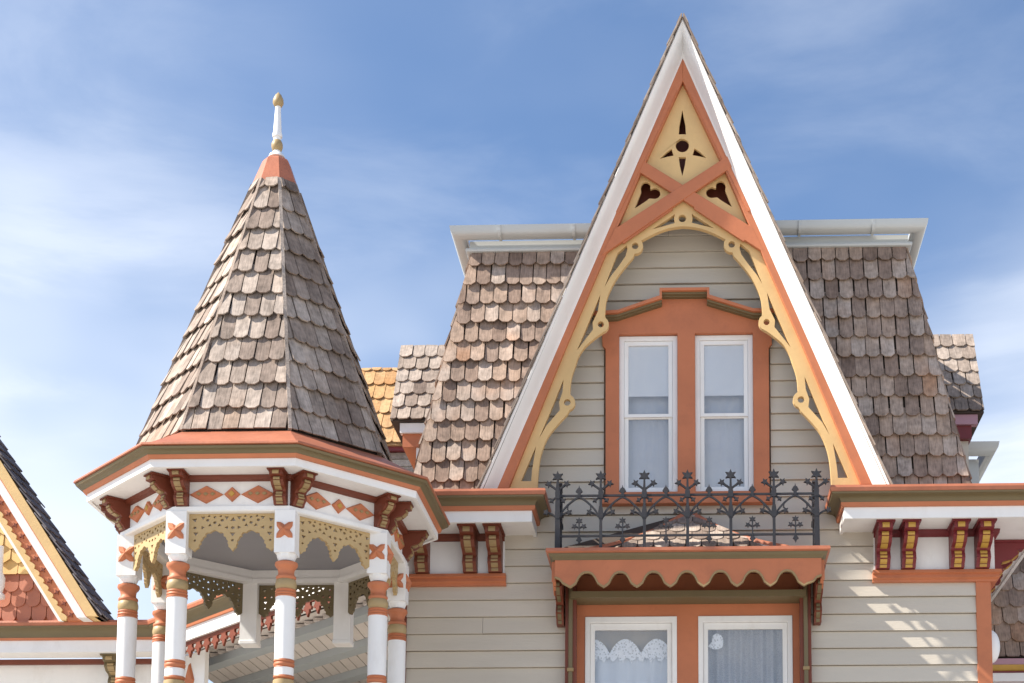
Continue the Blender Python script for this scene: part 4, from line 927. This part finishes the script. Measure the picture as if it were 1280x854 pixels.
# scale shingles in the gable field
fb = gb_x(81); field = MB().ext([[(-fb, gz0), (fb, gz0), (0, gz0 + fb / gsl)]], -.05, 0).build('gable_wall', 'terra', wing, front(YG, GX, 0))
zt_ = Z(716, YG, 30) - gz0
lay(field, (GX, YG - .002, gz0), (1, 0, 0), (0, 0, 1), [(-fb, .0), (fb, .0), (fb - (zt_ + .12) * gsl, zt_ + .12), (-fb + (zt_ + .12) * gsl, zt_ + .12)], .138, .142, 'ttile', 'round', 'scale', t0=.020, thick=.012, v0=.02, jit=.25, rows=3, keep=lambda c, v: c > .6)
ztop_ = fb / gsl
lay(field, (GX, YG - .004, gz0), (1, 0, 0), (0, 0, 1), [(-fb + zt_ * gsl, zt_ - .02), (fb - zt_ * gsl, zt_ - .02), (.02, ztop_), (-.02, ztop_)], .142, .135, 'ytile', 'hex', 'scale', t0=.026, thick=.012, v0=.02 + .142 * 3 - .01, jit=.2, rows=5, keep=lambda c, v: c > .4)
# side roof of the wing: dark shingles stepping along the rake
ro = gb_x(137) + .02
P0 = Vector((GX + ro, 0, gz0)); P1 = Vector((GX, 0, gz0 + ro / gsl)); Vv = P1 - P0
rsl = MB().ext([[(ro - .06, gz0), (ro, gz0), (0, gz0 + ro / gsl), (0, gz0 + (ro - .06) / gsl)]], -.40, 0).build('wing_roof', 'underlay', wing, front(YG - .26, GX, 0))
MB().ext([[(-ro + .06, gz0), (-ro, gz0), (0, gz0 + ro / gsl), (0, gz0 + (ro - .06) / gsl)]], -.40, 0).build('wing_roof', 'underlay', wing, front(YG - .26, GX, 0))
lay(rsl, P0, (0, 1, 0), Vv, [(YG - .30, 0), (YG + .14, 0), (YG + .14, Vv.length), (YG - .30, Vv.length)], .16, .135, 'dshingle', t0=.022, thick=.012, jit=1.0)
# small turned white ornament at the middle of the gable field
orn = MB().lathe([(.02, 0), (.055, .01), (.06, .04), (.035, .07), (.05, .12), (.055, .20), (.03, .26), (.03, .5)], 16).build('gable_ornament', 'white', wing, Matrix.Translation((X(-8, YG - .2, 740), YG - .10, Z(746, YG - .2, 10))), smooth=40)

# ================================================================== REAR DORMERS of the main house
def side_dormer(px0, px1, py0, py1, Y, rows, sgn, trim):
    d = empty('side_dormer', (X((px0 + px1) / 2, Y), Y, 6), house)
    a, b = at(px0, py1, Y), at(px1, py1, Y); rise = at(px0, py0, Y + .45).z - a.z
    Vv = Vector((0, .45, rise)); Ul = b.x - a.x
    rf = MB().add([a, b, b + Vv, a + Vv, a + Vector((0, .9, 0)), b + Vector((0, .9, 0))], [(0, 1, 2, 3), (3, 2, 5, 4), (0, 3, 4), (1, 5, 2), (0, 4, 5, 1)]).build('dormer_roof', 'underlay', d)
    lay(rf, a, (1, 0, 0), Vv, [(0, 0), (Ul, 0), (Ul, Vv.length), (0, Vv.length)], .118, Vv.length / rows, 'woodgrey', t0=.022, v0=-.01)
    MB().box((a.x + .08, Y + .03, a.z - .10), (b.x - .05, Y + .10, a.z - .012)).build('dormer_fascia', 'mauve' if sgn > 0 else 'white', d)
    MB().box((a.x + .10, Y + .06, a.z - .22), (b.x - .10, Y + .80, a.z - .101)).build('dormer_frieze', trim, d)
    MB().box((a.x + .22, Y + .12, a.z - 1.0), (b.x - .12, Y + .75, a.z - .221)).build('dormer_wall', 'siding', d)
    xw = a.x + .22 if sgn < 0 else b.x - .30
    MB().box((xw, Y + .08, a.z - .9), (xw + .07, Y + .121, a.z - .221)).build('dormer_corner_board', 'white' if sgn < 0 else trim, d)
side_dormer(488, 585, 433, 526, 1.6, 6, -1, 'terra')
side_dormer(1120, 1230, 420, 516, 1.6, 6, 1, 'crimson')
# rear gutter end beyond the right slope
g0 = at(1205, 551, 2.4); g1 = at(1250, 549, 2.4)
rw = MB().box((g0.x - .5, 2.62, 5.4), (g1.x - .16, 4.6, g0.z - .10)).build('rear_wing_wall', 'gutter', house)
rg = MB().sweep([(g0.x - .4, 2.55), (g1.x - .13, 2.55), (g1.x - .13, 4.5)], [(0, -1), (1, -1), (1, 0)], [(.02, g0.z - .10), (.05, g0.z - .115), (.09, g0.z - .095), (.12, g0.z - .05), (.13, g0.z), (.10, g0.z + .004), (.0, g0.z - .01)]).build('rear_gutter', 'gutter', house, smooth=40)
MB().box((g0.x - .5, 2.6, g0.z + .03), (g1.x - .28, 4.4, g0.z + .085)).build('rear_fillet', 'crimson', house)
MB().box((g0.x - .45, 2.58, g0.z - .28), (g1.x - .34, 2.62, g0.z - .20)).build('rear_soffit_board', 'white', house)

# ================================================================== HOUSE WITH YELLOW SHINGLE ROOF far behind
YY = 8.5
yh = empty('yellow_roof_house', (X(470, YY), YY + 1, 0)); tag(yh, 'distant house with an orange yellow shingle roof between turret and mansard', 'house')
a = at(405, 556, YY); b = at(560, 556, YY); top = at(405, 463, YY + .9)
Vv = Vector((0, .9, top.z - a.z)); Ul = b.x - a.x
yr = MB().add([a, b, b + Vv, a + Vv, a + Vector((0, 1.8, 0)), b + Vector((0, 1.8, 0))], [(0, 1, 2, 3), (3, 2, 5, 4), (0, 3, 4), (1, 5, 2), (0, 4, 5, 1)]).build('roof', 'yshingle', yh)
lay(yr, a, (1, 0, 0), Vv, [(0, 0), (Ul, 0), (Ul, Vv.length), (0, Vv.length)], .145, Vv.length / 5.2, 'yshingle', 'round', t0=.035, v0=-.01)
MB().box((a.x + .1, YY + .06, a.z - .07), (b.x - .1, YY + .2, a.z - .004)).build('eaves_board', 'crimson', yh)
MB().box((a.x + .15, YY + .15, 0), (b.x - .15, YY + 1.7, a.z - .071)).build('wall', 'siding', yh)
for i in range(4): MB().box((a.x + .2, YY + .13, a.z - .16 - i * .10), (b.x - .2, YY + .149, a.z - .075 - i * .10)).build('siding_board', 'woodgrey', yh)

# ================================================================== RIGHT WING
YZ = 1.9
rwg = empty('shingled_side_wing', (X(1400, YZ), YZ, 0)); tag(rwg, 'side wing with shingled slope above a gold gutter, beyond the right corner board', 'house wing')
x0 = XR + .02; za = Z(822, YZ, 1260); zb = Z(668, YZ + .35, 1260)
Vv = Vector((0, .35, zb - za))
rr_ = MB().add([(x0, YZ, za), (x0 + 3, YZ, za), (x0 + 3, YZ + .35, zb), (x0, YZ + .35, zb), (x0, YZ + 3, za), (x0 + 3, YZ + 3, za)], [(0, 1, 2, 3), (3, 2, 5, 4), (0, 3, 4), (1, 5, 2)]).build('shingled_slope', 'underlay', rwg)
lay(rr_, (x0, YZ, za), (1, 0, 0), Vv, [(0, 0), (.9, 0), (.9, Vv.length), (0, Vv.length)], .135, .172, 'wood', v0=-.02)
zl_ = lambda py: Z(py, YZ - .1, 1262)
MB().box((x0, YZ - .08, zl_(830)), (x0 + 3, YZ + .05, zl_(822.5))).build('eaves_flashing', 'mauve', rwg)
MB().sweep([(x0, YZ), (x0 + 3, YZ)], [(0, -1), (0, -1)], [(.085, zl_(830.3)), (.07, zl_(834)), (.045, zl_(837.5)), (.0, zl_(837.5)), (.0, zl_(830.3))]).build('crown_moulding', 'gold', rwg, smooth=40)
MB().box((x0, YZ - .06, zl_(839.5)), (x0 + 3, YZ + .05, zl_(837.7))).build('fillet', 'crimson', rwg)
MB().box((x0, YZ - .05, zl_(850)), (x0 + 3, YZ + .05, zl_(839.7))).build('fascia', 'white', rwg)
MB().box((x0, YZ + .35, 0), (x0 + 3, YZ + 2.8, zl_(845))).build('wall', 'mauve', rwg)
# lamp globe on the corner
gz = Z(809, .25, 1243); gl_ = MB().lathe([(.02, .135)] + [(.118 * math.cos(R(a)) ** .6, .135 * math.sin(R(a))) for a in range(75, -76, -15)] + [(.02, -.135)], 24)
gx = X(1238, .22, 809)
lampg = gl_.build('wall_fixture', 'white', None, Matrix.Translation((max(gx - .06, XR - .005), .25, gz)) , smooth=60); tag(lampg, 'white oval fixture mounted on the side wall behind the right corner board', 'fixture')
